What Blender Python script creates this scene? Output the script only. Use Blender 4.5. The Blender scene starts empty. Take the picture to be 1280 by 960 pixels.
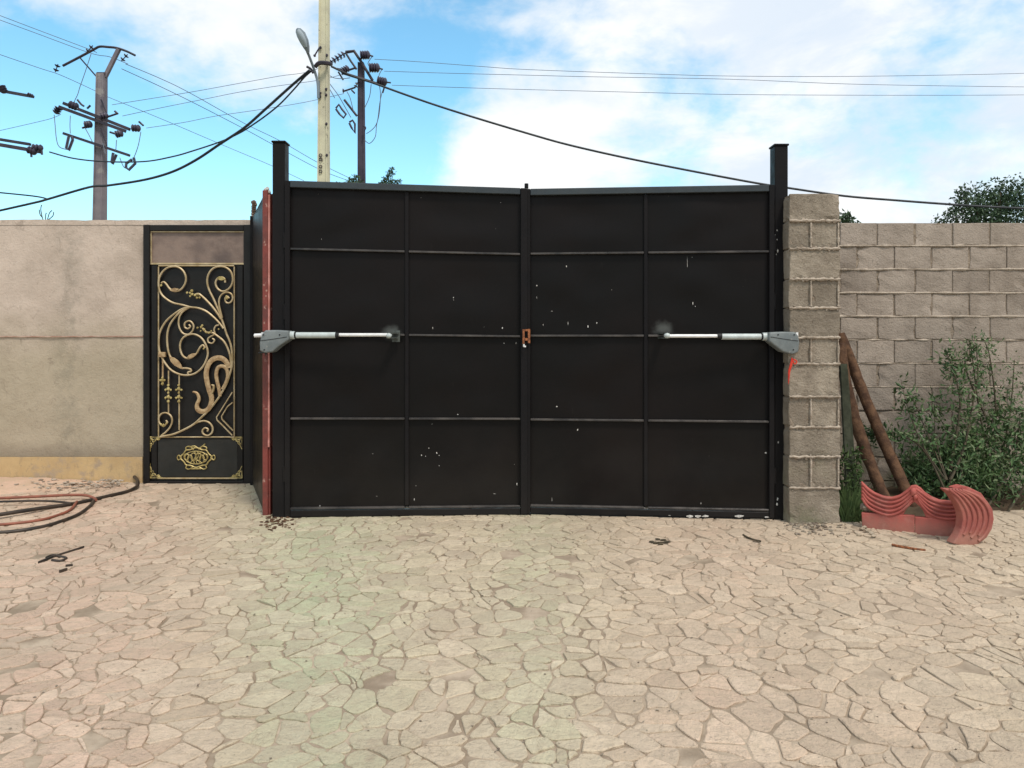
import bpy, bmesh, math, random
from mathutils import Vector, noise
random.seed(7)
S = bpy.context.scene
F = 930.0; H = 1.43; HOR = 420.0     # focal length in photo pixels, eye height, horizon row

# ---------------------------------------------------------------- camera
cam_d = bpy.data.cameras.new('camera'); cam = bpy.data.objects.new('camera', cam_d)
S.collection.objects.link(cam); S.camera = cam
cam.location = (0, 0, H); cam.rotation_euler = (math.radians(90), 0, 0)
cam_d.sensor_width = 36; cam_d.lens = F / 1280 * 36; cam_d.shift_y = -(480 - HOR) / 1280
cam_d.clip_start = 0.05; cam_d.clip_end = 2000

# ---------------------------------------------------------------- node helpers
class NT:
    def __init__(s, tree): s.t = tree; s.n = tree.nodes; s.l = tree.links
    def node(s, typ, **kw):
        n = s.n.new(typ)
        for k, v in kw.items(): setattr(n, k, v)
        return n
    def put(s, sock, v):
        if isinstance(v, bpy.types.NodeSocket): s.l.new(v, sock)
        elif v is not None: sock.default_value = v
    def math(s, op, a, b=None, c=None, clamp=False):
        n = s.node('ShaderNodeMath', operation=op, use_clamp=clamp)
        s.put(n.inputs[0], a); s.put(n.inputs[1], b)
        if c is not None: s.put(n.inputs[2], c)
        return n.outputs[0]
    def vmath(s, op, a, b=None):
        n = s.node('ShaderNodeVectorMath', operation=op)
        s.put(n.inputs[0], a)
        if b is not None: s.put(n.inputs[1], b)
        return n.outputs['Value'] if op in ('DISTANCE', 'LENGTH', 'DOT_PRODUCT') else n.outputs[0]
    def ramp(s, v, a, b, lo=0.0, hi=1.0, smooth=True):
        n = s.node('ShaderNodeMapRange', interpolation_type='SMOOTHSTEP' if smooth else 'LINEAR')
        s.put(n.inputs[0], v); n.inputs[1].default_value = a; n.inputs[2].default_value = b
        n.inputs[3].default_value = lo; n.inputs[4].default_value = hi
        return n.outputs[0]
    def mix(s, f, a, b, blend='MIX'):
        n = s.node('ShaderNodeMix', data_type='RGBA', blend_type=blend)
        s.put(n.inputs[0], f)
        s.put(n.inputs[6], a if isinstance(a, bpy.types.NodeSocket) else (*a, 1))
        s.put(n.inputs[7], b if isinstance(b, bpy.types.NodeSocket) else (*b, 1))
        return n.outputs[2]
    def noise(s, vec, scale, detail=4, rough=0.55, dist=0.0):
        n = s.node('ShaderNodeTexNoise'); s.put(n.inputs['Vector'], vec)
        n.inputs['Scale'].default_value = scale; n.inputs['Detail'].default_value = detail
        n.inputs['Roughness'].default_value = rough; n.inputs['Distortion'].default_value = dist
        return n.outputs[0]
    def mapping(s, vec, scale=(1, 1, 1), loc=(0, 0, 0)):
        n = s.node('ShaderNodeMapping'); s.put(n.inputs[0], vec)
        n.inputs['Scale'].default_value = scale; n.inputs['Location'].default_value = loc
        return n.outputs[0]

# ---------------------------------------------------------------- world: Nishita sky with soft clouds
SUN_EL, SUN_AZ = math.radians(58), math.radians(150)    # high, over the camera's right shoulder
W = bpy.data.worlds.new('World'); S.world = W; W.use_nodes = True
w = NT(W.node_tree); W.node_tree.nodes.clear()
sky = w.node('ShaderNodeTexSky', sky_type='NISHITA'); sky.sun_disc = False
sky.sun_elevation = SUN_EL; sky.sun_rotation = SUN_AZ; sky.air_density = 1.0; sky.dust_density = 0.6; sky.ozone_density = 1.0
co = w.node('ShaderNodeTexCoord').outputs['Generated']
def pdir(px, py):
    return Vector(((px - 640) / F, 1, (HOR - py) / F)).normalized()
stretch = w.mapping(co, scale=(1.0, 1.0, 1.9))
n1 = w.noise(stretch, 3.0, 6, 0.5, 0.5)
n2 = w.noise(w.mapping(co, scale=(1, 1, 1.6), loc=(4.1, 2.2, 0.7)), 7.5, 5, 0.6, 0.2)
cov = w.math('MULTIPLY_ADD', w.math('SUBTRACT', n1, 0.5), 1.9, 0.36)
cov = w.math('MULTIPLY_ADD', w.math('SUBTRACT', n2, 0.5), 1.5, cov)
n3 = w.noise(w.mapping(co, scale=(1, 1, 1.7), loc=(1, 7, 3)), 17, 6, 0.6, 0.3)
cov = w.math('MULTIPLY_ADD', w.math('SUBTRACT', n3, 0.5), 0.8, cov)
sep = w.node('ShaderNodeSeparateXYZ'); w.l.new(co, sep.inputs[0])
cov = w.math('ADD', cov, w.ramp(sep.outputs[0], -0.05, 0.50, 0.0, 0.42))   # cloudier to the right, as in the photograph
for px, py, rad, amt in [(200, 45, .16, .50), (330, 70, .14, .50), (390, 130, .09, .28), (760, 25, .20, .42), (930, 40, .2, .30), (610, 180, .10, .42), (980, 190, .16, .32), (700, 228, .14, .25),
                         (500, 150, .13, -.62), (540, 75, .12, -.22), (235, 205, .19, -.60), (60, 180, .17, -.5), (430, 200, .11, -.4), (310, 235, .15, -.4), (60, 45, .10, -.2),
                         (790, 135, .12, -.30), (900, 115, .10, -.20), (1110, 185, .09, -.34), (1160, 60, .14, -.16), (690, 100, .06, -.12)]:
    d = w.vmath('DISTANCE', co, tuple(pdir(px, py)))
    cov = w.math('ADD', cov, w.ramp(d, 0.0, rad * 1.35, amt, 0.0))
cov = w.math('ADD', cov, w.ramp(sep.outputs[1], 0.6, 0.1, 0.0, 0.35))   # unseen extra cloud added over and behind the camera to whiten the light
mask = w.ramp(cov, 0.0, 1.0, 0.0, 0.97)
mask = w.math('MAXIMUM', mask, w.ramp(sep.outputs[2], 0.36, 0.0, 0.0, 0.16))
shade = w.ramp(w.noise(w.mapping(co, scale=(1, 1, 2.4), loc=(1.3, 0, 5)), 4.6, 7, 0.6, 0.3), 0.36, 0.62)
shade = w.math('MULTIPLY', shade, w.ramp(sep.outputs[0], -0.1, 0.4, 0.45, 1.0))
cloud = w.mix(shade, (10.4, 10.3, 10.1), (7.6, 8.4, 9.4))
blue = w.mix(1.0, sky.outputs[0], (1.62, 2.45, 2.35), 'MULTIPLY')
col = w.mix(mask, blue, cloud)
bg = w.node('ShaderNodeBackground'); w.l.new(col, bg.inputs[0]); bg.inputs[1].default_value = 0.1
out = w.node('ShaderNodeOutputWorld'); w.l.new(bg.outputs[0], out.inputs[0])

# ---------------------------------------------------------------- sun (bright through thin cloud)
sd = bpy.data.lights.new('sun', 'SUN'); sd.energy = 2.5; sd.angle = math.radians(11); sd.color = (1, 0.915, 0.82)
so = bpy.data.objects.new('sun', sd); S.collection.objects.link(so)
tos = Vector((math.sin(SUN_AZ) * math.cos(SUN_EL), math.cos(SUN_AZ) * math.cos(SUN_EL), math.sin(SUN_EL)))
so.rotation_euler = tos.to_track_quat('Z', 'Y').to_euler()
S.view_settings.view_transform = 'Standard'; S.view_settings.look = 'None'
S.view_settings.exposure = 0.08; S.view_settings.gamma = 1.0; S.view_settings.use_curve_mapping = False

# ---------------------------------------------------------------- materials
def P(px, py, Y): return Vector(((px - 640) / F * Y, Y, H + (HOR - py) / F * Y))
def G(px, py, z=0.0):
    Y = F * (H - z) / (py - HOR); return Vector(((px - 640) / F * Y, Y, z))

MATS = {}
def mat(name, c1, c2=None, scale=6, rough=0.8, spec=0.3, bump=0.0, bscale=60, metal=0.0, rnd=0.0,
        spots=None, lo=0.35, hi=0.65, extra=None, coat=0.0):
    m = bpy.data.materials.new(name); m.use_nodes = True
    t = NT(m.node_tree); b = m.node_tree.nodes['Principled BSDF']
    pos = t.node('ShaderNodeNewGeometry').outputs['Position']
    c = c1
    if c2 is not None:
        c = t.mix(t.ramp(t.noise(pos, scale, 6, 0.6), lo, hi), c1, c2)
    if spots:
        col_, sc, a, bb = spots
        c = t.mix(t.ramp(t.noise(pos, sc, 3, 0.6), a, bb), c, col_)
    if extra: c = extra(t, pos, c)
    if rnd:
        r = t.node('ShaderNodeObjectInfo').outputs['Random']
        v = t.math('MULTIPLY_ADD', r, rnd * 2, 1 - rnd)
        hs = t.node('ShaderNodeHueSaturation'); t.put(hs.inputs['Value'], v)
        t.put(hs.inputs['Color'], c if isinstance(c, bpy.types.NodeSocket) else (*c, 1)); c = hs.outputs[0]
    t.put(b.inputs['Base Color'], c if isinstance(c, bpy.types.NodeSocket) else (*c, 1))
    rr = t.ramp(t.noise(pos, scale * 2.3, 4), 0.3, 0.7, max(0, rough - .08), min(1, rough + .08))
    t.put(b.inputs['Roughness'], rr)
    b.inputs['Specular IOR Level'].default_value = spec; b.inputs['Metallic'].default_value = metal
    b.inputs['Coat Weight'].default_value = coat
    if bump:
        bn = t.node('ShaderNodeBump'); bn.inputs['Strength'].default_value = bump; bn.inputs['Distance'].default_value = 0.022 if 'block' in name or 'mortar' in name else 0.01
        h = t.math('ADD', t.noise(pos, bscale, 5, 0.65), t.math('MULTIPLY', t.noise(pos, bscale * 0.18, 3), 1.4))
        t.put(bn.inputs['Height'], h); t.l.new(bn.outputs[0], b.inputs['Normal'])
    MATS[name] = m; return m

def plaster_extra(t, pos, c):
    sp = t.node('ShaderNodeSeparateXYZ'); t.put(sp.inputs[0], pos)
    # greener, greyer plaster below the joint line
    low = t.ramp(t.math('ADD', sp.outputs[2], t.math('MULTIPLY', t.noise(pos, 2.2, 4), .5)), 2.05, 1.35)
    c = t.mix(t.math('MULTIPLY', low, .70), c, (.35, .30, .205))
    # damp blotches and a vertical run of dirt
    bl = t.ramp(t.noise(t.mapping(pos, scale=(1, 1, .8)), 3.1, 7, .68, .4), .52, .74)
    c = t.mix(t.math('MULTIPLY', bl, .28), c, (.20, .16, .12))
    f2 = t.ramp(t.noise(t.mapping(pos, scale=(1, 1, .6)), 11, 7, .75, .8), .56, .70)
    c = t.mix(t.math('MULTIPLY', f2, .42), c, (.17, .13, .10))
    dx = t.math('ABSOLUTE', t.math('ADD', sp.outputs[0], 4.32))
    run = t.math('MULTIPLY', t.ramp(t.math('ADD', dx, t.math('MULTIPLY', t.noise(pos, 6, 5), .24)), .34, .08), t.ramp(t.noise(pos, 9, 5, .7), .38, .6))
    c = t.mix(t.math('MULTIPLY', run, .34), c, (.15, .145, .115))
    pit = t.ramp(t.noise(t.mapping(pos, scale=(1, 1, 2.2)), 26, 3, .7, .6), .66, .74)
    c = t.mix(t.math('MULTIPLY', pit, .55), c, (.12, .09, .07))
    # dirty band just over the skirting
    crk = t.ramp(t.math('ABSOLUTE', t.math('SUBTRACT', t.noise(t.mapping(pos, scale=(.8, 1, 1.3)), 2.6, 7, .7, .7), .5)), .0, .006)
    c = t.mix(t.math('MULTIPLY', t.math('SUBTRACT', 1.0, crk), .32), c, (.13, .10, .08))
    band = t.ramp(t.math('ADD', sp.outputs[2], t.math('MULTIPLY', t.noise(pos, 12, 4), -.06)), .40, .22)
    return t.mix(t.math('MULTIPLY', band, .5), c, (.16, .13, .10))
mat('plaster', (.57, .47, .39), (.47, .385, .315), 2.1, .95, .15, .55, 45, extra=plaster_extra)
mat('joint_red', (.34, .19, .14), (.50, .36, .29), 8, .9, .2)
mat('ochre_render', (.54, .385, .20), (.46, .32, .165), 2.5, .9, .2, .25, 50, spots=((.38, .29, .20), 7, .50, .70), extra=lambda t, p, c: t.mix(t.math('MULTIPLY', t.ramp(t.noise(t.mapping(p, scale=(1, 1, .5)), 20, 5, .7), .52, .66), .45), c, (.27, .20, .13)))
mat('cap_dirt', (.22, .16, .13), (.14, .11, .10), 5, .9, .2, .4, 50)
def black_extra(t, pos, c):
    # mottled lightening towards the bottom, plus thin scuffs
    sp = t.node('ShaderNodeSeparateXYZ'); t.put(sp.inputs[0], pos)
    d = t.math('MULTIPLY', t.ramp(sp.outputs[2], 1.0, 0.0), t.ramp(t.noise(pos, 1.6, 5, .55), .2, .75))
    c = t.mix(t.math('MULTIPLY', d, .13), c, (.085, .075, .062))
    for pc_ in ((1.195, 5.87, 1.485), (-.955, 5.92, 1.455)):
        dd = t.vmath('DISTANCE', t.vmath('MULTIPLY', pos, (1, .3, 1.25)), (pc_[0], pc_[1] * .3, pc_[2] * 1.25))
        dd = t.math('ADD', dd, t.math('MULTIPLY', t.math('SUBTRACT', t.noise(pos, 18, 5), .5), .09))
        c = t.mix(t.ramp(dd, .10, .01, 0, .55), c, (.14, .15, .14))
    sc = t.ramp(t.noise(t.mapping(pos, scale=(1, 1, .12)), 34, 4, .7), .66, .74)
    return t.mix(t.math('MULTIPLY', sc, .05), c, (.09, .085, .08))
mat('black_paint', (.0056, .0048, .0046), (.0080, .0058, .0054), .9, .43, .13, .12, 9, extra=black_extra)
mat('black_frame', (.0078, .0072, .0080), (.0105, .0090, .0092), 3, .50, .12, .15, 40, extra=black_extra)
mat('rail_skylit_paint', (.075, .066, .060), (.024, .022, .022), 5, .35, .4, .2, 40)  # lighter than the gate: sky glint on the rails put into the colour
mat('top_rail_skylit_paint', (.018, .025, .030), (.028, .036, .040), 5, .4, .5, .15, 30)  # teal tint paints the sky's reflection into the top rail
mat('chip_and_daylight', (.62, .6, .56), (.35, .33, .3), 60, .8)  # paint chips, and the white that paints daylight under the right leaf
mat('primer', (.10, .115, .105), (.05, .055, .05), 30, .8)
mat('red_oxide', (.20, .042, .032), (.12, .035, .028), 7, .55, .4, .3, 40, spots=((.42, .25, .2), 16, .62, .72))
mat('pink_highlight', (.60, .28, .24), (.36, .12, .09), 9, .6, .4)  # pink of the highlight on the red post, put into the colour
mat('rust', (.34, .125, .05), (.13, .05, .026), 50, .85, .3, .5, 90)
mat('door_black', (.0085, .0076, .0070), (.013, .011, .010), 4, .42, .25, .1, 30)
mat('door_plate', (.016, .0165, .0145), (.026, .025, .022), 5, .40, .35, .1, 20, spots=((.06, .055, .05), 9, .68, .8))
mat('transom_sheet', (.24, .175, .14), (.16, .115, .095), 6, .5, .4, .3, 40, spots=((.11, .08, .07), 2.3, .52, .75))
mat('pale_scroll', (.54, .43, .26), (.38, .28, .14), 14, .45, .5, metal=.25)
mat('gold_scroll', (.52, .42, .17), (.30, .225, .075), 30, .5, .5, .2, 90, metal=.3)
mat('copper_leaf', (.50, .355, .19), (.32, .20, .10), 22, .45, .5, .3, 90, metal=.3)
def block_extra(t, pos, c):
    ag = t.ramp(t.noise(pos, 70, 2, .6), .60, .70)
    c = t.mix(t.math('MULTIPLY', ag, .35), c, (.42, .37, .31))
    hol = t.ramp(t.noise(t.mapping(pos, loc=(3, 3, 3)), 48, 3, .65), .60, .68)
    st = t.ramp(t.noise(t.mapping(pos, scale=(1, 1, .35), loc=(2, 0, 4)), 2.4, 6, .65), .48, .68)
    c = t.mix(t.math('MULTIPLY', st, .38), c, (.15, .118, .09))
    c = t.mix(t.math('MULTIPLY', hol, .55), c, (.09, .075, .06))
    sp = t.node('ShaderNodeSeparateXYZ'); t.put(sp.inputs[0], pos)
    g = t.math('MULTIPLY', t.ramp(sp.outputs[2], .75, .05), t.ramp(t.noise(pos, 4, 5), .4, .62))
    return t.mix(t.math('MULTIPLY', g, .55), c, (.155, .16, .085))
mat('pier_block', (.325, .275, .215), (.225, .188, .145), 5, .95, .15, .6, 60, rnd=.12, extra=block_extra)
mat('wall_block', (.345, .29, .24), (.27, .225, .185), 3, .95, .15, .45, 60, rnd=.14, extra=block_extra)
mat('mortar', (.31, .25, .19), (.22, .175, .135), 14, .95, .15, .8, 55)
mat('mortar_pale', (.48, .405, .325), (.30, .245, .19), 12, .95, .15, .8, 55)
mat('operator_grey', (.135, .155, .158), (.185, .205, .205), 9, .5, .4, .12, 60, spots=((.28, .28, .26), 26, .64, .72))
mat('operator_pale', (.50, .56, .55), (.40, .44, .43), 14, .4, .5)
mat('rod_white', (.80, .80, .78), (.68, .68, .68), 20, .25, .5)
mat('rubber_black', (.012, .012, .013), None, 8, .6, .3)
mat('cable_black', (.02, .025, .03), (.035, .04, .045), 3, .6, .3)
mat('wire_grey', (.10, .13, .17), (.16, .19, .23), 1, .6, .3)
mat('iron_dark', (.022, .022, .035), (.05, .035, .045), 5, .6, .4)
mat('insulator', (.022, .022, .042), (.055, .045, .07), 8, .3, .5)
mat('pole_concrete', (.23, .205, .215), (.16, .145, .165), 1.6, .9, .2, .3, 20, spots=((.28, .26, .25), 3, .6, .7))
mat('pole_dark', (.075, .065, .085), (.05, .045, .06), 1.3, .9, .2, .3, 20)
mat('pole_cream', (.62, .59, .42), (.50, .47, .35), 2.2, .9, .2, .3, 20, spots=((.26, .24, .18), 6, .62, .72))
mat('lamp_grey', (.14, .18, .21), (.20, .24, .27), 5, .5, .4)
mat('lamp_glass', (.32, .38, .42), None, 5, .2, .5)
mat('bark', (.125, .068, .038), (.055, .029, .018), 13, .9, .2, .8, 40)
mat('board_green', (.055, .06, .04), (.03, .034, .022), 10, .9, .2, .4, 40)
mat('twig', (.085, .068, .042), (.05, .042, .028), 20, .9)
mat('leaf_shrub', (.034, .078, .026), (.085, .145, .05), 9, .55, .35, rnd=0)
mat('leaf_pale', (.15, .185, .09), (.085, .125, .055), 12, .55, .35)
mat('leaf_far', (.035, .068, .035), (.075, .11, .06), 2.5, .7, .2)
mat('grass_green', (.028, .055, .017), (.06, .09, .03), 10, .8, .2)
mat('sand_pink', (.58, .40, .30), (.48, .35, .25), 6, .95, .1, .5, 80)
mat('dust', (.40, .33, .25), (.32, .26, .19), 9, .95, .1, .5, 80)
mat('pebble', (.30, .26, .2), (.12, .09, .07), 40, .9, .2, rnd=0)
mat('hose_black', (.018, .016, .014), (.05, .035, .025), 9, .5, .4)
mat('hose_red', (.30, .10, .06), (.2, .07, .045), 9, .6, .4)
mat('ribbon_red', (.60, .05, .02), (.55, .03, .02), 30, .6, .3)
mat('earth', (.26, .21, .15), (.17, .16, .09), .6, .95, .1, .4, 10)
def edging_extra(t, pos, c):
    sp = t.node('ShaderNodeSeparateXYZ'); t.put(sp.inputs[0], pos)
    low = t.ramp(t.math('ADD', sp.outputs[2], t.math('MULTIPLY', t.noise(pos, 14, 5, .7), -.16)), .06, -.05)
    c = t.mix(t.math('MULTIPLY', low, .45), c, (.34, .20, .15))
    du = t.ramp(t.noise(pos, 9, 7, .72), .50, .68)
    c = t.mix(t.math('MULTIPLY', du, .28), c, (.46, .25, .20))
    ch = t.ramp(t.noise(pos, 38, 4, .7), .64, .70)
    return t.mix(t.math('MULTIPLY', ch, .5), c, (.22, .07, .055))
def grout_extra(t, pos, c):
    return c
mat('grout', (.25, .195, .14), (.45, .365, .275), 4.2, .95, .12, .5, 90)
mat('edging_red', (.42, .105, .085), (.30, .072, .06), 7, .7, .25, .25, 60, extra=edging_extra)
mat('edging_brown', (.36, .125, .095), (.30, .085, .07), 6, .7, .25, .25, 60, extra=edging_extra)
mat('soil', (.060, .042, .028), (.095, .07, .045), 7, .95, .1, .9, 40)
# paving stones: tone comes from a vertex colour per stone (the stone's own colour)
def stone_mat():
    m = bpy.data.materials.new('paving_stone'); m.use_nodes = True
    t = NT(m.node_tree); b = m.node_tree.nodes['Principled BSDF']
    pos = t.node('ShaderNodeNewGeometry').outputs['Position']
    a = t.node('ShaderNodeAttribute'); a.attribute_name = 'tone'
    c = t.mix(t.math('MULTIPLY', t.ramp(t.noise(pos, 22, 6, .65), .35, .7), .45), a.outputs['Color'], (.40, .33, .235))
    c = t.mix(t.math('MULTIPLY', t.ramp(t.noise(pos, 1.9, 7, .68), .46, .68), .42), c, (.42, .335, .25))
    c = t.mix(t.math('MULTIPLY', t.ramp(t.noise(pos, 7.5, 6, .7), .52, .68), .4), c, (.38, .30, .225))
    vein = t.ramp(t.math('ABSOLUTE', t.math('SUBTRACT', t.noise(pos, 5.5, 6, .6, 1.2), .5)), .0, .012)
    c = t.mix(t.math('MULTIPLY', t.math('SUBTRACT', 1.0, vein), .4), c, (.25, .19, .135))
    stain = t.ramp(t.noise(t.mapping(pos, loc=(7, 1, 0)), .75, 6, .6), .50, .68)
    c = t.mix(t.math('MULTIPLY', stain, .22), c, (.30, .24, .17))
    sp = t.ramp(t.noise(pos, 75, 3, .6), .62, .70)
    c = t.mix(t.math('MULTIPLY', sp, .35), c, (.17, .13, .1))
    # trodden dust spread over the stones by the block pier and the garden edging
    sx = t.node('ShaderNodeSeparateXYZ'); t.put(sx.inputs[0], pos)
    d = t.vmath('DISTANCE', t.vmath('MULTIPLY', pos, (0.55, 1.15, 0)), (3.1 * .55, 6.0 * 1.15, 0))
    d = t.math('ADD', d, t.math('MULTIPLY', t.noise(pos, 2.4, 5), .9))
    c = t.mix(t.ramp(d, 1.75, 1.0, 0, .8), c, (.50, .405, .30))
    t.put(b.inputs['Base Color'], c)
    b.inputs['Roughness'].default_value = .82; b.inputs['Specular IOR Level'].default_value = .25
    bn = t.node('ShaderNodeBump'); bn.inputs['Strength'].default_value = .9; bn.inputs['Distance'].default_value = .016
    t.put(bn.inputs['Height'], t.math('ADD', t.noise(pos, 60, 5, .65), t.noise(pos, 14, 3))); t.l.new(bn.outputs[0], b.inputs['Normal'])
    return m
MATS['paving_stone'] = stone_mat()

# ---------------------------------------------------------------- mesh helpers
class MB:
    def __init__(s): s.v = []; s.f = []
    def add(s, vs, fs):
        o = len(s.v); s.v += [Vector(v) for v in vs]; s.f += [tuple(i + o for i in f) for f in fs]; return s
    def box(s, a, b, bev=0.0):
        (x0, y0, z0), (x1, y1, z1) = a, b
        if bev <= 0:
            vs = [(x, y, z) for x in (x0, x1) for y in (y0, y1) for z in (z0, z1)]
            return s.add(vs, [(0, 1, 3, 2), (4, 6, 7, 5), (0, 4, 5, 1), (2, 3, 7, 6), (0, 2, 6, 4), (1, 5, 7, 3)])
        bm = bmesh.new()
        vs = [bm.verts.new((x, y, z)) for x in (x0, x1) for y in (y0, y1) for z in (z0, z1)]
        for f in [(0, 1, 3, 2), (4, 6, 7, 5), (0, 4, 5, 1), (2, 3, 7, 6), (0, 2, 6, 4), (1, 5, 7, 3)]: bm.faces.new([vs[i] for i in f])
        bmesh.ops.bevel(bm, geom=bm.edges[:], offset=bev, segments=1, affect='EDGES')
        return s.frombm(bm)
    def frombm(s, bm):
        bm.verts.index_update()
        s.add([v.co.copy() for v in bm.verts], [[v.index for v in f.verts] for f in bm.faces]); bm.free(); return s
    def bar(s, p, q, w, h, up=(0, 1, 0)):
        p, q = Vector(p), Vector(q); d = (q - p).normalized(); u = Vector(up)
        r = d.cross(u).normalized() * w / 2; u = r.cross(d).normalized() * h / 2
        vs = [c + a * r + b * u for c in (p, q) for a, b in ((-1, -1), (1, -1), (1, 1), (-1, 1))]
        return s.add(vs, [(3, 2, 1, 0), (4, 5, 6, 7), (0, 1, 5, 4), (1, 2, 6, 5), (2, 3, 7, 6), (3, 0, 4, 7)])
    def tube(s, pts, r, n=6, cap=True):
        pts = [Vector(p) for p in pts]; m = len(pts)
        rs = r if isinstance(r, (list, tuple)) else [r] * m
        t0 = (pts[1] - pts[0]).normalized()
        ref = Vector((0, 0, 1)) if abs(t0.z) < .9 else Vector((1, 0, 0))
        a = t0.cross(ref).normalized(); o = len(s.v)
        for i, p in enumerate(pts):
            t = (pts[min(i + 1, m - 1)] - pts[max(i - 1, 0)]).normalized()
            a = (a - t * a.dot(t)).normalized(); b = t.cross(a)
            for k in range(n):
                an = 2 * math.pi * k / n; s.v.append(p + (a * math.cos(an) + b * math.sin(an)) * rs[i])
        for i in range(m - 1):
            for k in range(n):
                k2 = (k + 1) % n; s.f.append((o + i * n + k, o + i * n + k2, o + (i + 1) * n + k2, o + (i + 1) * n + k))
        if cap: s.f.append(tuple(o + k for k in reversed(range(n)))); s.f.append(tuple(o + (m - 1) * n + k for k in range(n)))
        return s
    def prism(s, poly, tofn, d, bev=0.0):
        """poly: 2D points mapped by tofn to 3D, extruded by vector d"""
        bm = bmesh.new(); vs = [bm.verts.new(tofn(*p)) for p in poly]
        f = bm.faces.new(vs); r = bmesh.ops.extrude_face_region(bm, geom=[f])
        bmesh.ops.translate(bm, vec=d, verts=[g for g in r['geom'] if isinstance(g, bmesh.types.BMVert)])
        bmesh.ops.recalc_face_normals(bm, faces=bm.faces[:])
        if bev: bmesh.ops.bevel(bm, geom=bm.edges[:], offset=bev, segments=3, profile=.6, affect='EDGES', clamp_overlap=True)
        return s.frombm(bm)
    def blob(s, c, r, seed=0, sq=(1, 1, 1), sub=1, rough=.25):
        bm = bmesh.new(); bmesh.ops.create_icosphere(bm, subdivisions=sub, radius=1)
        for v in bm.verts:
            k = 1 + rough * noise.noise(v.co * 1.7 + Vector((seed * 3.1, seed, 0)))
            v.co = Vector((v.co.x * sq[0], v.co.y * sq[1], v.co.z * sq[2])) * r * k + Vector(c)
        return s.frombm(bm)
    def build(s, name, material, parent=None, smooth=False, origin=None, kind=None, label=None):
        root = parent
        while root is not None and root.parent is not None: root = root.parent
        if root is not None: og = root.location.copy()
        else: og = Vector(origin) if origin else Vector((0, 0, 0))
        me = bpy.data.meshes.new(name)
        me.from_pydata([v - og for v in s.v], [], s.f); me.materials.append(MATS[material]); me.update()
        if smooth:
            for p in me.polygons: p.use_smooth = True
            try: me.set_sharp_from_angle(angle=math.radians(50))
            except Exception: pass
        o = bpy.data.objects.new(name, me); S.collection.objects.link(o)
        if parent: o.parent = parent
        else: o.location = og
        if kind: o['kind'] = kind
        if label: o['label'] = label
        return o
def thing(name, label, cat, loc=(0, 0, 0), group=None):
    o = bpy.data.objects.new(name, None); S.collection.objects.link(o); o.location = loc
    o.empty_display_size = .1; return tag(o, label, cat, group)
def tag(o, label, cat, group=None):
    o['label'] = label; o['category'] = cat
    if group: o['group'] = group
    return o
def smoothline(pts, k=5):
    """Catmull-Rom through the points"""
    pts = [Vector(p) for p in pts]
    if len(pts) < 3: return pts
    out = []; n = len(pts)
    for i in range(n - 1):
        p0 = pts[max(i - 1, 0)]; p1 = pts[i]; p2 = pts[i + 1]; p3 = pts[min(i + 2, n - 1)]
        for j in range(k):
            t = j / k; t2 = t * t; t3 = t2 * t
            out.append(0.5 * ((2 * p1) + (p2 - p0) * t + (2 * p0 - 5 * p1 + 4 * p2 - p3) * t2 + (3 * p1 - p0 - 3 * p2 + p3) * t3))
    out.append(pts[-1]); return out

# ================================================================ SETTING: ground and crazy paving
g = MB(); g.add([(-600, -600, -.05), (600, -600, -.05), (600, 600, -.05), (-600, 600, -.05)], [(0, 1, 2, 3)])
ground = g.build('ground', 'earth', kind='structure')
PX0, PX1, PY0, PY1 = -8.0, 8.0, -3.0, 7.26
g = MB(); nx, ny = 90, 60
for j in range(ny + 1):
    for i in range(nx + 1):
        x = PX0 + (PX1 - PX0) * i / nx; y = PY0 + (PY1 - PY0) * j / ny
        g.v.append(Vector((x, y, .0035 * noise.noise(Vector((x * 3.3, y * 3.3, 0))) + .0015)))
for j in range(ny):
    for i in range(nx):
        a = j * (nx + 1) + i; g.f.append((a, a + 1, a + nx + 2, a + nx + 1))
pavement = g.build('pavement', 'grout', kind='structure')

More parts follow.
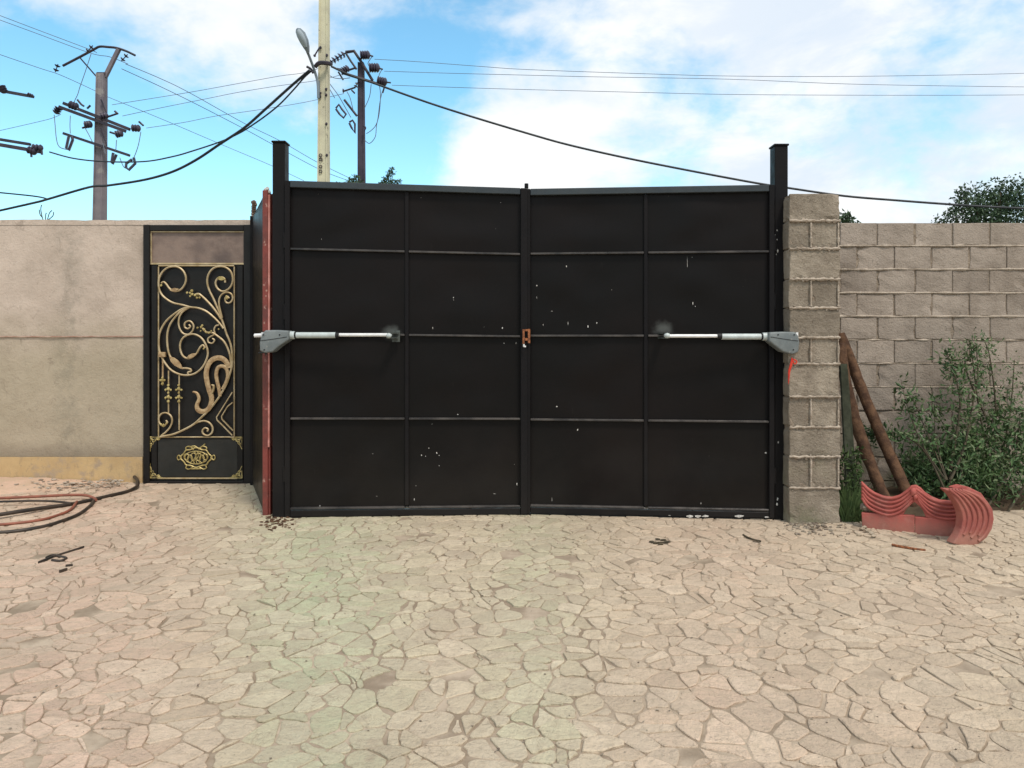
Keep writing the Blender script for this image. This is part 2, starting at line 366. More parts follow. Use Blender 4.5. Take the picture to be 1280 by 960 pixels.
def warp(p):
    x, y = p; q = Vector((x * 1.7, y * 1.7, 0))
    return (x + .10 * noise.noise(q + Vector((0, 0, 7))) + .03 * noise.noise(q * 3), y + .10 * noise.noise(q + Vector((9, 3, 2))) + .03 * noise.noise(q * 3 + Vector((5, 5, 5))))
def stone_cells():
    rnd = random.Random(11); cs = .098; pts = {}
    X0, X1, Y0, Y1 = -6.6, 6.6, 1.0, 7.3
    NX = int((X1 - X0) / cs); NY = int((Y1 - Y0) / (cs * .92))
    for i in range(-3, NX + 3):
        for j in range(-3, NY + 3):
            # patches of small chips among the broad slabs
            x = X0 + (i + .5 + rnd.uniform(-.85, .85)) * cs; y = Y0 + (j + .5 + rnd.uniform(-.85, .85)) * cs * .92
            w_ = rnd.choice((0, 0, 0.0016, -.0014, .0030, -.0020)) + .0025 * noise.noise(Vector((x * 1.3, y * 1.3, 4)))
            pts[(i, j)] = (x, y, w_, rnd.random())
    cells = []
    for (i, j), (x, y, wt, rr) in pts.items():
        if not (0 <= i < NX and 0 <= j < NY): continue
        if rr > .975: continue
        poly = [(x - .25, y - .25), (x + .25, y - .25), (x + .25, y + .25), (x - .25, y + .25)]
        ang = .5 * noise.noise(Vector((x * .5, y * .5, 9)))
        for di in range(-3, 4):
            for dj in range(-3, 4):
                if not (di or dj) or not poly: continue
                q = pts.get((i + di, j + dj))
                if not q: continue
                dx, dy = q[0] - x, q[1] - y; L = math.hypot(dx, dy)
                if L < 1e-4: continue
                nxx, nyy = dx / L, dy / L
                lim = L / 2 + (wt - q[2]) / (2 * L) - (.0022 + .0055 * q[3] * rr + max(0, .005 * noise.noise(Vector((x * 2.3, y * 2.3, 11)))))      # half the joint
                out = []
                for k in range(len(poly)):
                    a = poly[k]; b = poly[(k + 1) % len(poly)]
                    da = (a[0] - x) * nxx + (a[1] - y) * nyy - lim; db = (b[0] - x) * nxx + (b[1] - y) * nyy - lim
                    if da <= 0: out.append(a)
                    if (da < 0) != (db < 0) and da != db:
                        t = da / (da - db); out.append((a[0] + (b[0] - a[0]) * t, a[1] + (b[1] - a[1]) * t))
                poly = out
        if len(poly) < 3: continue
        ar = abs(sum(poly[k][0] * poly[(k + 1) % len(poly)][1] - poly[(k + 1) % len(poly)][0] * poly[k][1] for k in range(len(poly)))) / 2
        if ar < .0009: continue
        cx = sum(p[0] for p in poly) / len(poly); cy = sum(p[1] for p in poly) / len(poly)
        if cy > 7.2 or (cx > -2.2 and cy > 6.9): continue
        # broken edges: cut the sharp corners and let the sides wander
        pl = []
        for k in range(len(poly)):
            a = Vector(poly[k - 1]); b = Vector(poly[k]); c = Vector(poly[(k + 1) % len(poly)])
            la = (a - b).length; lc = (c - b).length; cut = .004 + .014 * ((rr * 17 + k * .37) % 1)
            if la < .012 and lc < .012: continue
            pl.append(b + (a - b) * min(.35, cut / max(la, 1e-4))); pl.append(b + (c - b) * min(.35, cut / max(lc, 1e-4)))
            if lc > .06:
                mpt = (b + c) / 2; nn = Vector((-(c - b).y, (c - b).x)).normalized()
                pl.append(mpt + nn * .018 * noise.noise(Vector((mpt.x * 22, mpt.y * 22, 0))))
        if len(pl) < 3: continue
        pl = [warp(p) for p in pl]; cx, cy = warp((cx, cy))
        cells.append((cx, cy, ar, pl, rr))
    return cells
def tone_of(cx, cy, rr):
    rnd = random.Random(int(rr * 1e9))
    px = 640 + cx / cy * F
    n_ = noise.noise(Vector((cx * .9, cy * .9, 2)))
    cream = Vector((.56, .455, .325)); pink = Vector((.60, .415, .31)); green = Vector((.39, .475, .29)); white = Vector((.66, .55, .42))
    def bell(c, wd): return math.exp(-((px - c) / wd) ** 2)
    wp = 1.0 * bell(80, 200) + .55 * bell(900, 130) + .3 * bell(1150, 120); wg = .95 * bell(395, 105) + .55 * bell(665, 60)
    wp = max(0, min(1, wp + .25 * n_)); wg = max(0, min(1, wg + .25 * n_ * (wg > .1)))
    c = cream.lerp(pink, wp).lerp(green, wg * .72).lerp(white, rnd.random() * .5)
    c *= 1 + rnd.uniform(-.15, .08)
    return c
def stone_mesh(cells, origin=None):
    vs, fs, cols = [], [], []
    for cx, cy, ar, pl, rr in cells:
        o = len(vs); n = len(pl); h = .0060 + .0060 * ((rr * 37) % 1) ** 2
        tx = (((rr * 91) % 1) - .5) * .034; ty = (((rr * 53) % 1) - .5) * .034
        def hz(p): return h + (p[0] - cx) * tx + (p[1] - cy) * ty
        vs += [(p[0], p[1], -.004) for p in pl]
        vs += [(p[0], p[1], hz(p) - .003) for p in pl]
        inn = [(p[0] + (cx - p[0]) * (.04 + .07 * ((rr * 13) % 1)), p[1] + (cy - p[1]) * (.04 + .07 * ((rr * 29) % 1))) for p in pl]
        vs += [(p[0], p[1], hz(p)) for p in inn]
        for k in range(n):
            k2 = (k + 1) % n
            fs.append((o + k, o + k2, o + n + k2, o + n + k)); fs.append((o + n + k, o + n + k2, o + 2 * n + k2, o + 2 * n + k))
        fs.append(tuple(range(o + 2 * n, o + 3 * n)))
        cols += [tone_of(cx, cy, rr)] * (3 * n)
    if origin: vs = [(x - origin[0], y - origin[1], z) for x, y, z in vs]
    me = bpy.data.meshes.new('paving_stone'); me.from_pydata(vs, [], fs)
    at = me.color_attributes.new('tone', 'FLOAT_COLOR', 'POINT')
    flat = []
    for c in cols: flat += [c.x, c.y, c.z, 1]
    at.data.foreach_set('color', flat); me.materials.append(MATS['paving_stone']); me.update(); return me
cells = stone_cells()
def seen(c):
    cx, cy, ar = c[0], c[1], c[2]
    px = 640 + cx / cy * F; py = HOR + H / cy * F
    inside = -15 < px < 1295 and py < 975
    return (ar * F * F * H / cy ** 3) if inside else 0
cells.sort(key=seen, reverse=True)
for c in cells[:298]:
    me = stone_mesh([c], (c[0], c[1])); o = bpy.data.objects.new('paving_stone', me); S.collection.objects.link(o)
    o.parent = pavement; o.location = (c[0], c[1], 0)
o = bpy.data.objects.new('paving_stone', stone_mesh(cells[298:])); S.collection.objects.link(o); o.parent = pavement; o['kind'] = 'stuff'

# ================================================================ LEFT PLASTERED WALL
WY = 7.26                                           # front face of the left wall
def px2x(px, Y): return (px - 640) / F * Y
def py2z(py, Y): return H + (HOR - py) / F * Y
dx0, dx1 = px2x(181, WY), px2x(314.5, WY)
ztop = py2z(275, WY); zd = py2z(281.5, WY); zsk = py2z(571, WY)
wall = thing('plastered_wall', 'rough beige plastered yard wall with an ochre skirting, left of the ornate iron door', 'wall', (-5, WY, 0))
def rough_face(x0, x1, z0, z1, y, amp, step=.05, topwave=0, thick=.2):
    m = MB(); nx = max(2, int((x1 - x0) / step)); nz = max(2, int((z1 - z0) / step))
    for j in range(nz + 1):
        for i in range(nx + 1):
            x = x0 + (x1 - x0) * i / nx; z = z0 + (z1 - z0) * j / nz
            d = amp * (noise.noise(Vector((x * 2.1, 0, z * 2.1))) + .6 * noise.noise(Vector((x * 7, 3, z * 7))) + .35 * noise.noise(Vector((x * 17, 3, z * 17))))
            if topwave and j == nz: z += topwave * noise.noise(Vector((x * 1.6, 5, 0))) + topwave * .4 * noise.noise(Vector((x * 9, 5, 0)))
            m.v.append(Vector((x, y + d, z)))
    for j in range(nz):
        for i in range(nx):
            a = j * (nx + 1) + i; m.f.append((a, a + 1, a + nx + 2, a + nx + 1))
    # top and back
    o = len(m.v); top = nz * (nx + 1)
    for i in range(nx + 1): m.v.append(Vector((m.v[top + i].x, y + thick, m.v[top + i].z)))
    for i in range(nx + 1): m.v.append(Vector((m.v[top + i].x, y + thick, z0)))
    for i in range(nx):
        m.f.append((top + i, top + i + 1, o + i + 1, o + i)); m.f.append((o + i, o + i + 1, o + nx + 2 + i, o + nx + 1 + i))
    # right end
    ends = [j * (nx + 1) + nx for j in range(nz + 1)]
    m.f.append(tuple(ends + [o + nx, o + 2 * nx + 1]))
    return m
m = rough_face(-10.5, dx0 - .012, zsk, zd, WY, .009, .04)
m.build('plaster_face', 'plaster', wall, smooth=True)
m = rough_face(-10.5, px2x(329, WY), zd + .001, ztop, WY - .004, .008, .04, .014)
m.build('top_course', 'plaster', wall, smooth=True)
m = rough_face(-10.5, dx0 - .012, -.05, zsk - .002, WY - .022, .003, .08)
m.build('skirting', 'ochre_render', wall, smooth=True)
m = MB()
zj = py2z(421, WY)
m.tube(smoothline([(-10.5 + k * .55, WY - .009, zj + .006 * noise.noise(Vector((k * .9, 1, 1))) + (k - 7) * .0006) for k in range(14)] + [(dx0 - .014, WY - .009, zj + .012)], 4), .006, 6)
m.build('plaster_joint', 'joint_red', wall, smooth=True)

# ================================================================ ORNATE IRON DOOR
DY = WY - .03
door = thing('iron_door', 'narrow black iron pedestrian door with gold scrollwork and a plain transom, set in the plaster wall', 'door', (px2x(247, DY), DY, 0))
def D(px, py, y=0.0): return Vector((px2x(px, DY), DY - y, py2z(py, DY)))
def dbox(m, a, b, y0, y1, bev=0.0):
    p, q = D(a[0], b[1]), D(b[0], a[1]); m.box((p.x, DY - y1, p.z), (q.x, DY - y0, q.z), bev); return m
m = MB(); dbox(m, (181, 281.5), (189, 605.5), -.10, .035, .004); dbox(m, (306, 281.5), (315, 605.5), -.10, .035, .004)
dbox(m, (189.1, 281.7), (305.9, 289), -.10, .033, .004); dbox(m, (189.1, 600.5), (305.9, 605.3), -.10, .033, .004)
dbox(m, (189.3, 325), (305.7, 334), -.09, -.052); m.build('door_frame', 'door_black', door)
m = MB(); dbox(m, (189.2, 289.2), (305.8, 329.5), -.03, .004); tr = m.build('transom_panel', 'transom_sheet', door)
m = MB(); dbox(m, (189.3, 289.3), (305.7, 290.6), .005, .018); dbox(m, (189.3, 328.8), (305.7, 330.8), .005, .020); dbox(m, (189.3, 290.7), (190.5, 328.7), .005, .018)
m.build('transom_trim', 'pale_scroll', door)
m = MB(); dbox(m, (189.4, 331.2), (305.6, 600.2), -.05, 0); m.build('door_leaf', 'door_black', door)
m = MB(); dbox(m, (190.5, 332), (197.5, 599.5), .001, .022, .003); dbox(m, (297.5, 332), (304.5, 599.5), .001, .022, .003)
m.build('stile', 'door_black', door)
m = MB(); dbox(m, (197.8, 548.5), (297.2, 596), .001, .012, .003); bp = m.build('lower_plate', 'door_plate', door)
m = MB(); dbox(m, (198, 596.6), (297, 598.2), .001, .02); m.build('plate_trim', 'pale_scroll', door)
def U(x, y, d=.034): return D(180 + x / 8, 320 + y / 8, d)
m = MB()
for a, b in [((155, 100), (910, 100)), ((910, 108), (910, 1800)), ((155, 1808), (910, 1808)), ((155, 108), (155, 1800))]:
    m.tube([U(*a, .02), U(*b, .02)], .0068, 5)
m.build('scroll_border', 'pale_scroll', door, smooth=True)
curves = [
 ([(190,275),(215,262),(245,290),(270,325),(305,350),(350,352),(395,328),(430,270),(434,210),(410,155),(365,118),(310,108),(250,122),(200,165),(168,230),(165,310),(190,380),(240,430),(310,470),(400,490),(480,512),(560,522),(640,555),(720,620),(780,685),(808,725)], .0085),
 ([(825,268),(820,232),(790,215),(750,230),(730,270),(745,320),(785,352),(830,350),(880,310),(902,240),(885,165),(840,122),(785,108),(720,120),(675,160),(650,220),(650,285),(670,350),(710,430),(740,500),(765,560),(790,630),(815,700),(840,780),(870,850),(888,920),(896,1000)], .0085),
 ([(865,425),(845,405),(826,425),(832,460),(860,472),(888,455),(901,420),(885,380),(840,365),(795,385),(768,430),(765,490),(780,560),(796,620)], .0075),
 ([(520,392),(560,380),(600,408),(645,450),(700,510),(745,570),(785,632)], .009),
 ([(480,512),(400,530),(320,580),(240,650),(190,730),(168,800),(165,900),(175,960),(195,1010),(232,1075),(290,1140),(370,1180),(450,1190),(530,1170),(600,1110),(645,1020),(652,950),(630,880),(590,820),(530,785),(470,785),(410,815),(380,870),(378,930),(400,990),(440,1020),(490,1015),(540,975),(575,915),(605,890),(625,918)], .0085),
 ([(480,512),(400,545),(330,610),(275,690),(250,780),(250,880),(265,970),(290,1020),(330,1080),(385,1118),(440,1120),(480,1130),(487,1152),(460,1158),(455,1180)], .0085),
 ([(480,512),(420,545),(375,600),(362,670),(375,730),(410,775),(460,783),(500,750),(512,700),(492,662),(460,650),(425,672),(425,712),(455,727),(480,706),(464,688)], .0075),
 ([(600,722),(640,762),(700,768),(750,800),(810,850),(850,920),(875,1000),(885,1100)], .0085),
 ([(762,692),(732,700),(715,740),(725,780),(690,800),(656,825),(660,862),(698,872),(720,842),(698,825)], .007),
 ([(896,1000),(892,1100),(872,1180),(842,1270),(800,1350),(750,1430),(680,1520),(600,1600),(510,1680),(400,1740),(300,1780),(180,1802)], .0095),
 ([(235,1640),(250,1662),(215,1695),(175,1670),(165,1620),(190,1575),(240,1565),(285,1595),(298,1650),(275,1710),(230,1760),(190,1790)], .0075),
 ([(510,1680),(560,1655),(620,1645),(670,1665),(700,1710),(695,1760),(655,1790),(610,1775),(600,1740),(625,1715),(655,1727),(648,1750)], .008),
]
for pts, r in curves:
    m = MB(); ln = smoothline([U(*p, .034) for p in pts], 4)
    m.tube(ln, r * 1.12, 6); m.build('scroll', 'pale_scroll', door, smooth=True)
for pts in ([(895,1360),(820,1480),(738,1610),(745,1638),(820,1712),(895,1790)], [(898,1462),(850,1500),(788,1600),(795,1632),(902,1742)]):
    m = MB(); m.tube([U(*p, .032) for p in pts], .007, 5); m.build('chevron_bar', 'pale_scroll', door)
# broad paisley ribbon
def ribbon(pts, wid, mt, name, d=.040, th=.012):
    m = MB(); ln = smoothline([U(*p, d) for p in pts], 5); n = len(ln); o = len(m.v)
    for i, p in enumerate(ln):
        t = (ln[min(i + 1, n - 1)] - ln[max(i - 1, 0)]).normalized(); nn = Vector((-t.z, 0, t.x))
        w_ = wid[0] + (wid[1] - wid[0]) * min(1, 4 * i / n) if i < n / 2 else wid[1] + (wid[2] - wid[1]) * max(0, (i / n - .6) / .4)
        for a, y in ((-1, th), (-1, 0), (-.35, -.006), (.35, -.006), (1, 0), (1, th)): m.v.append(p + nn * w_ * a / 2 + Vector((0, y, 0)))
    for i in range(n - 1):
        for k in range(6):
            k2 = (k + 1) % 6; m.f.append((o + i * 6 + k, o + i * 6 + k2, o + (i + 1) * 6 + k2, o + (i + 1) * 6 + k))
    m.f.append(tuple(range(o, o + 6))); m.f.append(tuple(range(o + 6 * n - 1, o + 6 * n - 7, -1)))
    return m.build(name, mt, door, smooth=True)
ribbon([(505,1355),(545,1370),(566,1425),(545,1490),(558,1535),(605,1552),(655,1530),(684,1480),(690,1410),(665,1330),(642,1230),(640,1150),(668,1070),(720,1025),(785,1020),(838,1060),(862,1120)], (.016, .046, .05), 'copper_leaf', 'paisley_band')
ribbon([(775,1400),(765,1330),(742,1230),(738,1170),(755,1115),(795,1100),(835,1120),(852,1180),(840,1250),(800,1330)], (.03, .034, .03), 'copper_leaf', 'paisley_band')
ribbon([(690,1285),(712,1300),(705,1350),(690,1380)], (.012, .02, .016), 'pale_scroll', 'paisley_stem')
# leaves of the scrolls
for c, a, L_, wd in [((325,340), -8, 95, 34), ((340,1065), 42, 185, 62), ((500,995), -22, 115, 40), ((790,228), 10, 90, 40)]:
    m = MB(); ca, sa = math.cos(math.radians(a)), math.sin(math.radians(a)); prof = [(-.5, 0), (-.25, .42), (.05, .5), (.3, .3), (.5, 0), (.3, -.3), (.05, -.5), (-.25, -.42)]
    poly = [(c[0] + ca * u * L_ - sa * v * wd, c[1] + sa * u * L_ + ca * v * wd) for u, v in prof]
    m.prism([(x, y) for x, y in poly], lambda x, y: U(x, y, .038), (0, -.010, 0), .002)
    m.build('scroll_leaf', 'copper_leaf' if c[0] < 700 else 'gold_scroll', door)
# flower bosses
def boss(pts, mt='gold_scroll', name='flower_boss'):
    m = MB()
    for x, y, r in pts: m.blob(U(x, y, .044), r, int(x), (1, .6, 1), 1, .3)
    return m.build(name, mt, door)
boss([(450,370,.012),(480,372,.013),(498,352,.016),(500,385,.016),(480,405,.011),(530,395,.015),(548,420,.012),(575,418,.012),(560,388,.012)])
boss([(555,718,.012),(590,712,.014),(602,696,.012),(585,750,.009),(618,738,.014),(640,762,.012),(668,768,.012),(690,752,.010)])
boss([(765,732,.010)]); boss([(848,425,.016),(840,405,.010)]); boss([(616,925,.011)]); boss([(192,298,.013)])
m = MB(); m.tube([U(205,985), U(205,1290)], .0085, 6); m.build('drop_rod', 'copper_leaf', door)
m = MB(); a, b = U(165,960), U(235,1010); m.box((a.x, DY - .05, b.z), (b.x, DY - .022, a.z), .004); m.build('drop_collar', 'copper_leaf', door)
boss([(205,1240,.020),(185,1240,.012),(226,1240,.012),(205,1275,.016),(205,1215,.012)])
for x, y0, y1 in ((262, 1145, 1570), (368, 1190, 1735)):
    m = MB(); m.tube([U(x, y0), U(x, y1)], .0068, 6); m.build('drop_rod', 'pale_scroll', door)
    boss([(x, 1290, .014), (x, 1325, .018), (x - 26, 1335, .012), (x + 26, 1335, .012), (x, 1365, .012), (x, 1405, .018), (x - 26, 1415, .013), (x + 26, 1415, .013), (x, 1450, .015)])
boss([(215,1690,.018),(190,1680,.012),(245,1668,.012)])
# four corner ornaments: small filigree triangles
def corner(cx, cy, sx, sy):
    m = MB()
    def Q(u, v): return D(cx + sx * u, cy + sy * v, .018)
    m.tube(smoothline([Q(0, 0), Q(16, .5)], 2), [.007, .004], 5)
    m.tube([Q(0, 0), Q(.5, 18)], [.007, .003], 5)
    for pts in ([(0, 15), (2.5, 10), (3, 6), (6.5, 4.5), (10, 2), (14, .8)], [(1, 1), (4, 3), (7, 2.4), (7.6, 4.6), (5, 6)], [(1.2, 8), (4, 9), (5, 6.6), (3, 5)], [(8, 1.4), (10, 3.6), (12.4, 2.6)]):
        m.tube(smoothline([Q(*p) for p in pts], 3), .0055, 5)
    m.blob(Q(3.2, 3.2), .016, 3, (1, .5, 1)); m.blob(Q(1.5, 11), .009, 3, (1, .5, 1)); m.blob(Q(11, 1.5), .009, 3, (1, .5, 1))
    m.build('corner_ornament', 'gold_scroll', door)
corner(188.5, 546, 1, 1); corner(303.5, 546, -1, 1); corner(188.5, 597, 1, -1); corner(303.5, 597, -1, -1)
# pierced oval medallion
m = MB(); MC = (246.5, 571.5)
def Mq(u, v, d=.022): return D(MC[0] + u, MC[1] + v, d)
m.tube([Mq(18.5 * math.cos(a) * (1 + .06 * math.cos(6 * a)), 11.5 * math.sin(a) * (1 + .08 * math.cos(8 * a))) for a in [k * math.pi / 24 for k in range(49)]], .0075, 5, False)
m.tube([Mq(14 * math.cos(a), 8 * math.sin(a), .026) for a in [k * math.pi / 14 for k in range(29)]], .0055, 5, False)
for sx in (-1, 1):
    for ox in (3, 7.4, 11.8):
        m.tube([Mq(sx * (ox + 3.1 * math.cos(a)), (4.8 if ox < 10 else 3.6) * math.sin(a) + (1.5 if ox == 7.4 else -1), .028) for a in [k * math.pi / 8 for k in range(17)]], .0050, 5, False)
    m.tube(smoothline([Mq(sx * 18, 0), Mq(sx * 22, -3), Mq(sx * 23.5, 0), Mq(sx * 22, 3), Mq(sx * 18, 0)], 3), .006, 5, False)
    m.tube(smoothline([Mq(sx * 3, -10), Mq(sx * 8, -14), Mq(sx * 13, -12.5), Mq(sx * 12, -9)], 3), .006, 5)
    m.tube(smoothline([Mq(sx * 3, 11), Mq(sx * 9, 14.5), Mq(sx * 13, 12.5), Mq(sx * 11, 9.5)], 3), .006, 5)
for u in (-1.6, 1.6, 5): m.tube(smoothline([Mq(u, -8, .03), Mq(u + 1.5, -2, .03), Mq(u - 1.2, 3, .03), Mq(u, 8, .03)], 3), .0045, 5)
m.tube(smoothline([Mq(-9, -13), Mq(-2, -14.4), Mq(3, -11.6), Mq(8, -14.4), Mq(11, -17)], 3), .006, 5)
m.tube([Mq(-6.5, 14), Mq(6.5, 14)], .006, 5)
m.build('medallion', 'gold_scroll', door)

# ================================================================ SIDE SCREEN, RED POST
sc = thing('side_screen', 'black sheet metal return panel between the ornate door and the red oxide post', 'panel', (-2.25, 6.6, 0))
A = Vector((px2x(316, 7.2), 7.2, 0)); B = Vector((px2x(331, 6.0), 6.0, 0))
m = MB(); m.bar(A + Vector((0, 0, 1.29)), B + Vector((0, 0, 1.29)), .02, 2.54, (0, 0, 1)); m.build('sheet', 'black_paint', sc)
for z in (.05, .9, 1.75, 2.56):
    m = MB(); off = Vector((.016, 0, 0)); m.bar(A + Vector((.016, 0, z)), B + Vector((.016, 0, z)), .03, .04, (0, 0, 1)); m.build('rail', 'black_frame', sc)
m = MB(); p = A + (B - A) * .04; m.box((p.x - .01, p.y - .06, 0), (p.x + .07, p.y - .01, 2.575)); m.build('upright', 'black_frame', sc)
m = MB()
for k in range(9): m.blob((A.x + .02 + .035 * k, 7.17 - .1 * k, 2.575), .022, k, (1.2, 1.2, .8), 1, .5)
m.build('weld_crust', 'cap_dirt', sc, kind='stuff')
rp = thing('red_post', 'thin red oxide steel post with a painted pink highlight beside the left gate post', 'post', (px2x(334, 5.92), 5.92, 0))
x0, x1 = px2x(329.5, 5.92), px2x(339.2, 5.92)
m = MB(); m.box((x0, 5.89, -.01), (x1 - .018, 5.97, 2.585), .004); m.box((x1 - .03, 5.966, -.01), (x1 + .05, 5.985, 2.57)); m.build('channel', 'red_oxide', rp)
m = MB(); pts = [(x1 - .010 + .003 * noise.noise(Vector((0, 0, z * 3))), 5.884, z) for z in [1.0 + .13 * k for k in range(12)]]
m.bar((x1 - .012, 5.90, .55), (x1 - .009, 5.90, 2.55), .013, .02); m.build('edge_highlight', 'pink_highlight', rp)  # bar added to paint the pink highlight down the post's edge
m = MB(); m.box((x1 - .017, 5.905, 0), (x1 - .004, 5.955, .545)); m.build('flange', 'red_oxide', rp)
m = MB()
for k, z in enumerate((2.59, 2.60, 2.575)): m.blob((x0 + .022 + .012 * k, 5.91, z), .016, k, sub=1, rough=.6)
m.build('paint_lump', 'chip_and_daylight', rp)

# ================================================================ GATE POSTS
def gate_post(pa, pb, Y, ztop, label):
    xa, xb = px2x(pa, Y), px2x(pb, Y)
    t = thing('gate_post', label, 'gate post', ((xa + xb) / 2, Y + .055, 0), 'square black gate posts')
    m = MB(); m.box((xa, Y, -.01), (xb, Y + .11, ztop), .004); m.build('shaft', 'black_frame', t)
    m = MB(); m.box((xa - .007, Y - .008, ztop + .001), (xb + .007, Y + .118, ztop + .016), .003); m.build('cap', 'black_frame', t)
    return t, xa, xb
lp, lxa, lxb = gate_post(340.5, 356, 5.85, 2.95, 'square black steel gate post next to the red oxide post')
rpst, rxa, rxb = gate_post(968.5, 985, 5.77, 2.905, 'square black steel gate post against the concrete block pier')
for (t, x, Y, zs) in ((lp, lxb, 5.85, (.35, 1.62, 2.18)), (rpst, rxa, 5.77, (.35, 1.7, 2.15))):
    for z in zs:
        m = MB(); m.tube([(x - (.004 if t is rpst else -.004), Y - .012, z - .06), (x - (.004 if t is rpst else -.004), Y - .012, z + .06)], .013, 8); m.build('hinge', 'black_frame', t)
m = MB()
for k in range(26):
    z = random.uniform(.1, 2.35); m.blob((rxb - .001, 5.78 + random.uniform(-.006, .01), z), random.uniform(.004, .010), k, (1, .6, random.uniform(1, 4)), 1, .6)
m.build('mortar_splash', 'mortar_pale', rpst, kind='stuff')
m = MB()
for k in range(9): m.blob((rxa + random.uniform(.0, .03), 5.769, random.choice((2.3, 2.12, 2.2, 2.05, .12, .2, .6)) + random.uniform(-.05, .05)), random.uniform(.004, .010), k + 50, (.8, .25, 1.4), 1, .6)
m.build('chip_and_daylight', 'chip_and_daylight', rpst, kind='stuff')

# ================================================================ GATE LEAVES
def gate_leaf(pxa, Ya, pxb, Yb, rows, stile_t, zb, zt, label, chips, hinge_left, sag=0.0):  # chips: paint chips, and on the right leaf painted daylight too
    a = Vector((px2x(pxa, Ya), Ya, 0)); b = Vector((px2x(pxb, Yb), Yb, 0)); L = (b - a).length; d = (b - a) / L; n = Vector((d.y, -d.x, 0))  # n points to the camera
    hp = a if hinge_left else b
    t = thing('gate_leaf', label, 'gate', (hp.x, hp.y, 0), 'black steel leaves of the double gate')
    def L3(u, y, z): return a + d * u + n * y + Vector((0, 0, z - sag * (z / 2.6) * (u / L)))
    def lb(u0, u1, y0, y1, z0, z1, bev=0):
        m = MB(); m.box((0, 0, 0), (u1 - u0, y1 - y0, z1 - z0), bev)
        m.v = [L3(u0 + v.x, y0 + v.y, z0 + v.z) for v in m.v]; return m
    zs = rows                                    # rail heights: bottom, ..., top
    mid = L * stile_t; fw = .040
    lb(0, fw, 0, .045, zb, zt, .004).build('stile', 'black_frame', t)
    lb(L - fw, L, 0, .045, zb, zt, .004).build('stile', 'black_frame', t)
    lb(mid - .016, mid + .016, 0, .022, zs[0] + .012, zt - .055, .004).build('stile', 'black_frame', t)
    lb(fw + .001, L - fw - .001, 0, .045, zt - .052, zt, .004).build('top_rail', 'top_rail_skylit_paint', t)
    lb(fw + .001, L - fw - .001, 0, .040, zb, zs[0] - .013, .004).build('bottom_rail', 'black_frame', t)
    for z in zs:
        for u0, u1 in ((fw + .001, mid - .017), (mid + .017, L - fw - .001)):
            lb(u0, u1, .001, .036, z - .008, z + .008, .003).build('rail', 'rail_skylit_paint', t)
    ez = zs + [zt - .04]
    for k in range(len(ez) - 1):
        for u0, u1 in ((fw * .5, mid - .001), (mid + .001, L - fw * .5)):
            # a sheet with the slight dish of welded thin plate
            m = MB(); NX, NZ = 16, 12
            sd_ = random.random() * 50
            for j in range(NZ + 1):
                for i in range(NX + 1):
                    s_, q = i / NX, j / NZ; e = 16 * s_ * (1 - s_) * q * (1 - q)
                    m.v.append(L3(u0 + (u1 - u0) * s_, .004 + e * .016 * noise.noise(Vector((s_ * 2.6 + sd_, q * 2.2, 1))), ez[k] + (ez[k + 1] - ez[k]) * q))
            for j in range(NZ):
                for i in range(NX):
                    c = j * (NX + 1) + i; m.f.append((c, c + 1, c + NX + 2, c + NX + 1))
            o_ = len(m.v); cs = [0, NX, (NZ + 1) * (NX + 1) - 1, NZ * (NX + 1)]
            m.v += [m.v[c] - n * .008 for c in cs]; m.f.append((o_ + 3, o_ + 2, o_ + 1, o_))
            m.build('panel', 'black_paint', t, smooth=True)
    m = MB()
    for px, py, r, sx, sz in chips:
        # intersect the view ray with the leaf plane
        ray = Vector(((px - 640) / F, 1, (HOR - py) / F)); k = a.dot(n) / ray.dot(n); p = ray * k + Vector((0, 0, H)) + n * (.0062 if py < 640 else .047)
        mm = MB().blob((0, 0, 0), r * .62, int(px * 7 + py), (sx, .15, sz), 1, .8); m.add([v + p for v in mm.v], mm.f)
    if m.v: m.build('chip_and_daylight', 'chip_and_daylight', t, kind='stuff')
    return t, L3, L
rl = random.Random(5)
chL = [(402, 299, .006, 1, 1), (567, 372, .009, .8, 1), (567, 375, .004, 1, 1), (572, 518, .007, 1, 1), (527, 569, .008, 1, 1), (546, 566, .012, .8, 1.2), (549, 569, .006, 1, 1), (536, 560, .006, 1, 1), (532, 570, .005, 1, 1), (549, 582, .007, 1, .6), (520, 607, .005, 1, 1), (518, 624, .007, 1, 2), (595, 571, .009, .5, 3), (588, 634, .014, 1.6, .8), (587, 637, .01, 1.6, .8), (646, 605, .007, 1, 3), (618, 617, .005, 4, .5), (541, 410, .006, 1, 2.4), (605, 408, .005, .8, 3), (628, 410, .006, 1.2, 2), (630, 429, .007, 1, 1), (645, 429, .006, .6, 2.5), (400, 632, .005, 1, 2), (471, 620, .004, 3, .5), (466, 567, .004, 2, .6)]
chips_daylight_R = [(861, 643.5, .020, 2.6, .8), (880, 643.5, .016, 2.8, .8), (871, 643.5, .02, 2, .8), (922, 643.5, .018, 3.2, .8), (957, 644.5, .014, 2.2, .8), (836, 642.5, .006, 3, .6), (708, 333, .010, .9, 1.1), (671, 357, .008, 1, 1), (671, 372, .006, .5, 3), (661, 340, .007, .3, 12), (859, 330, .005, .5, 14), (866, 379, .010, .6, 2), (869, 383, .005, 1, 1), (690, 389, .004, 4, .5), (710, 404, .006, .6, 3), (735, 408, .006, 1.2, 3), (746, 404, .005, .8, 3), (679, 406, .005, .8, 3), (957, 566, .011, 1.4, .8), (690, 624, .006, .5, 5), (652, 606, .006, .8, 3), (876, 629, .006, .6, 2), (722, 537, .005, 1.6, 3), (696, 508, .006, 1.5, 1.5), (723, 316, .009, 1, .8)]  # bottom-row patches paint daylight gaps under the leaf; the rest are paint chips
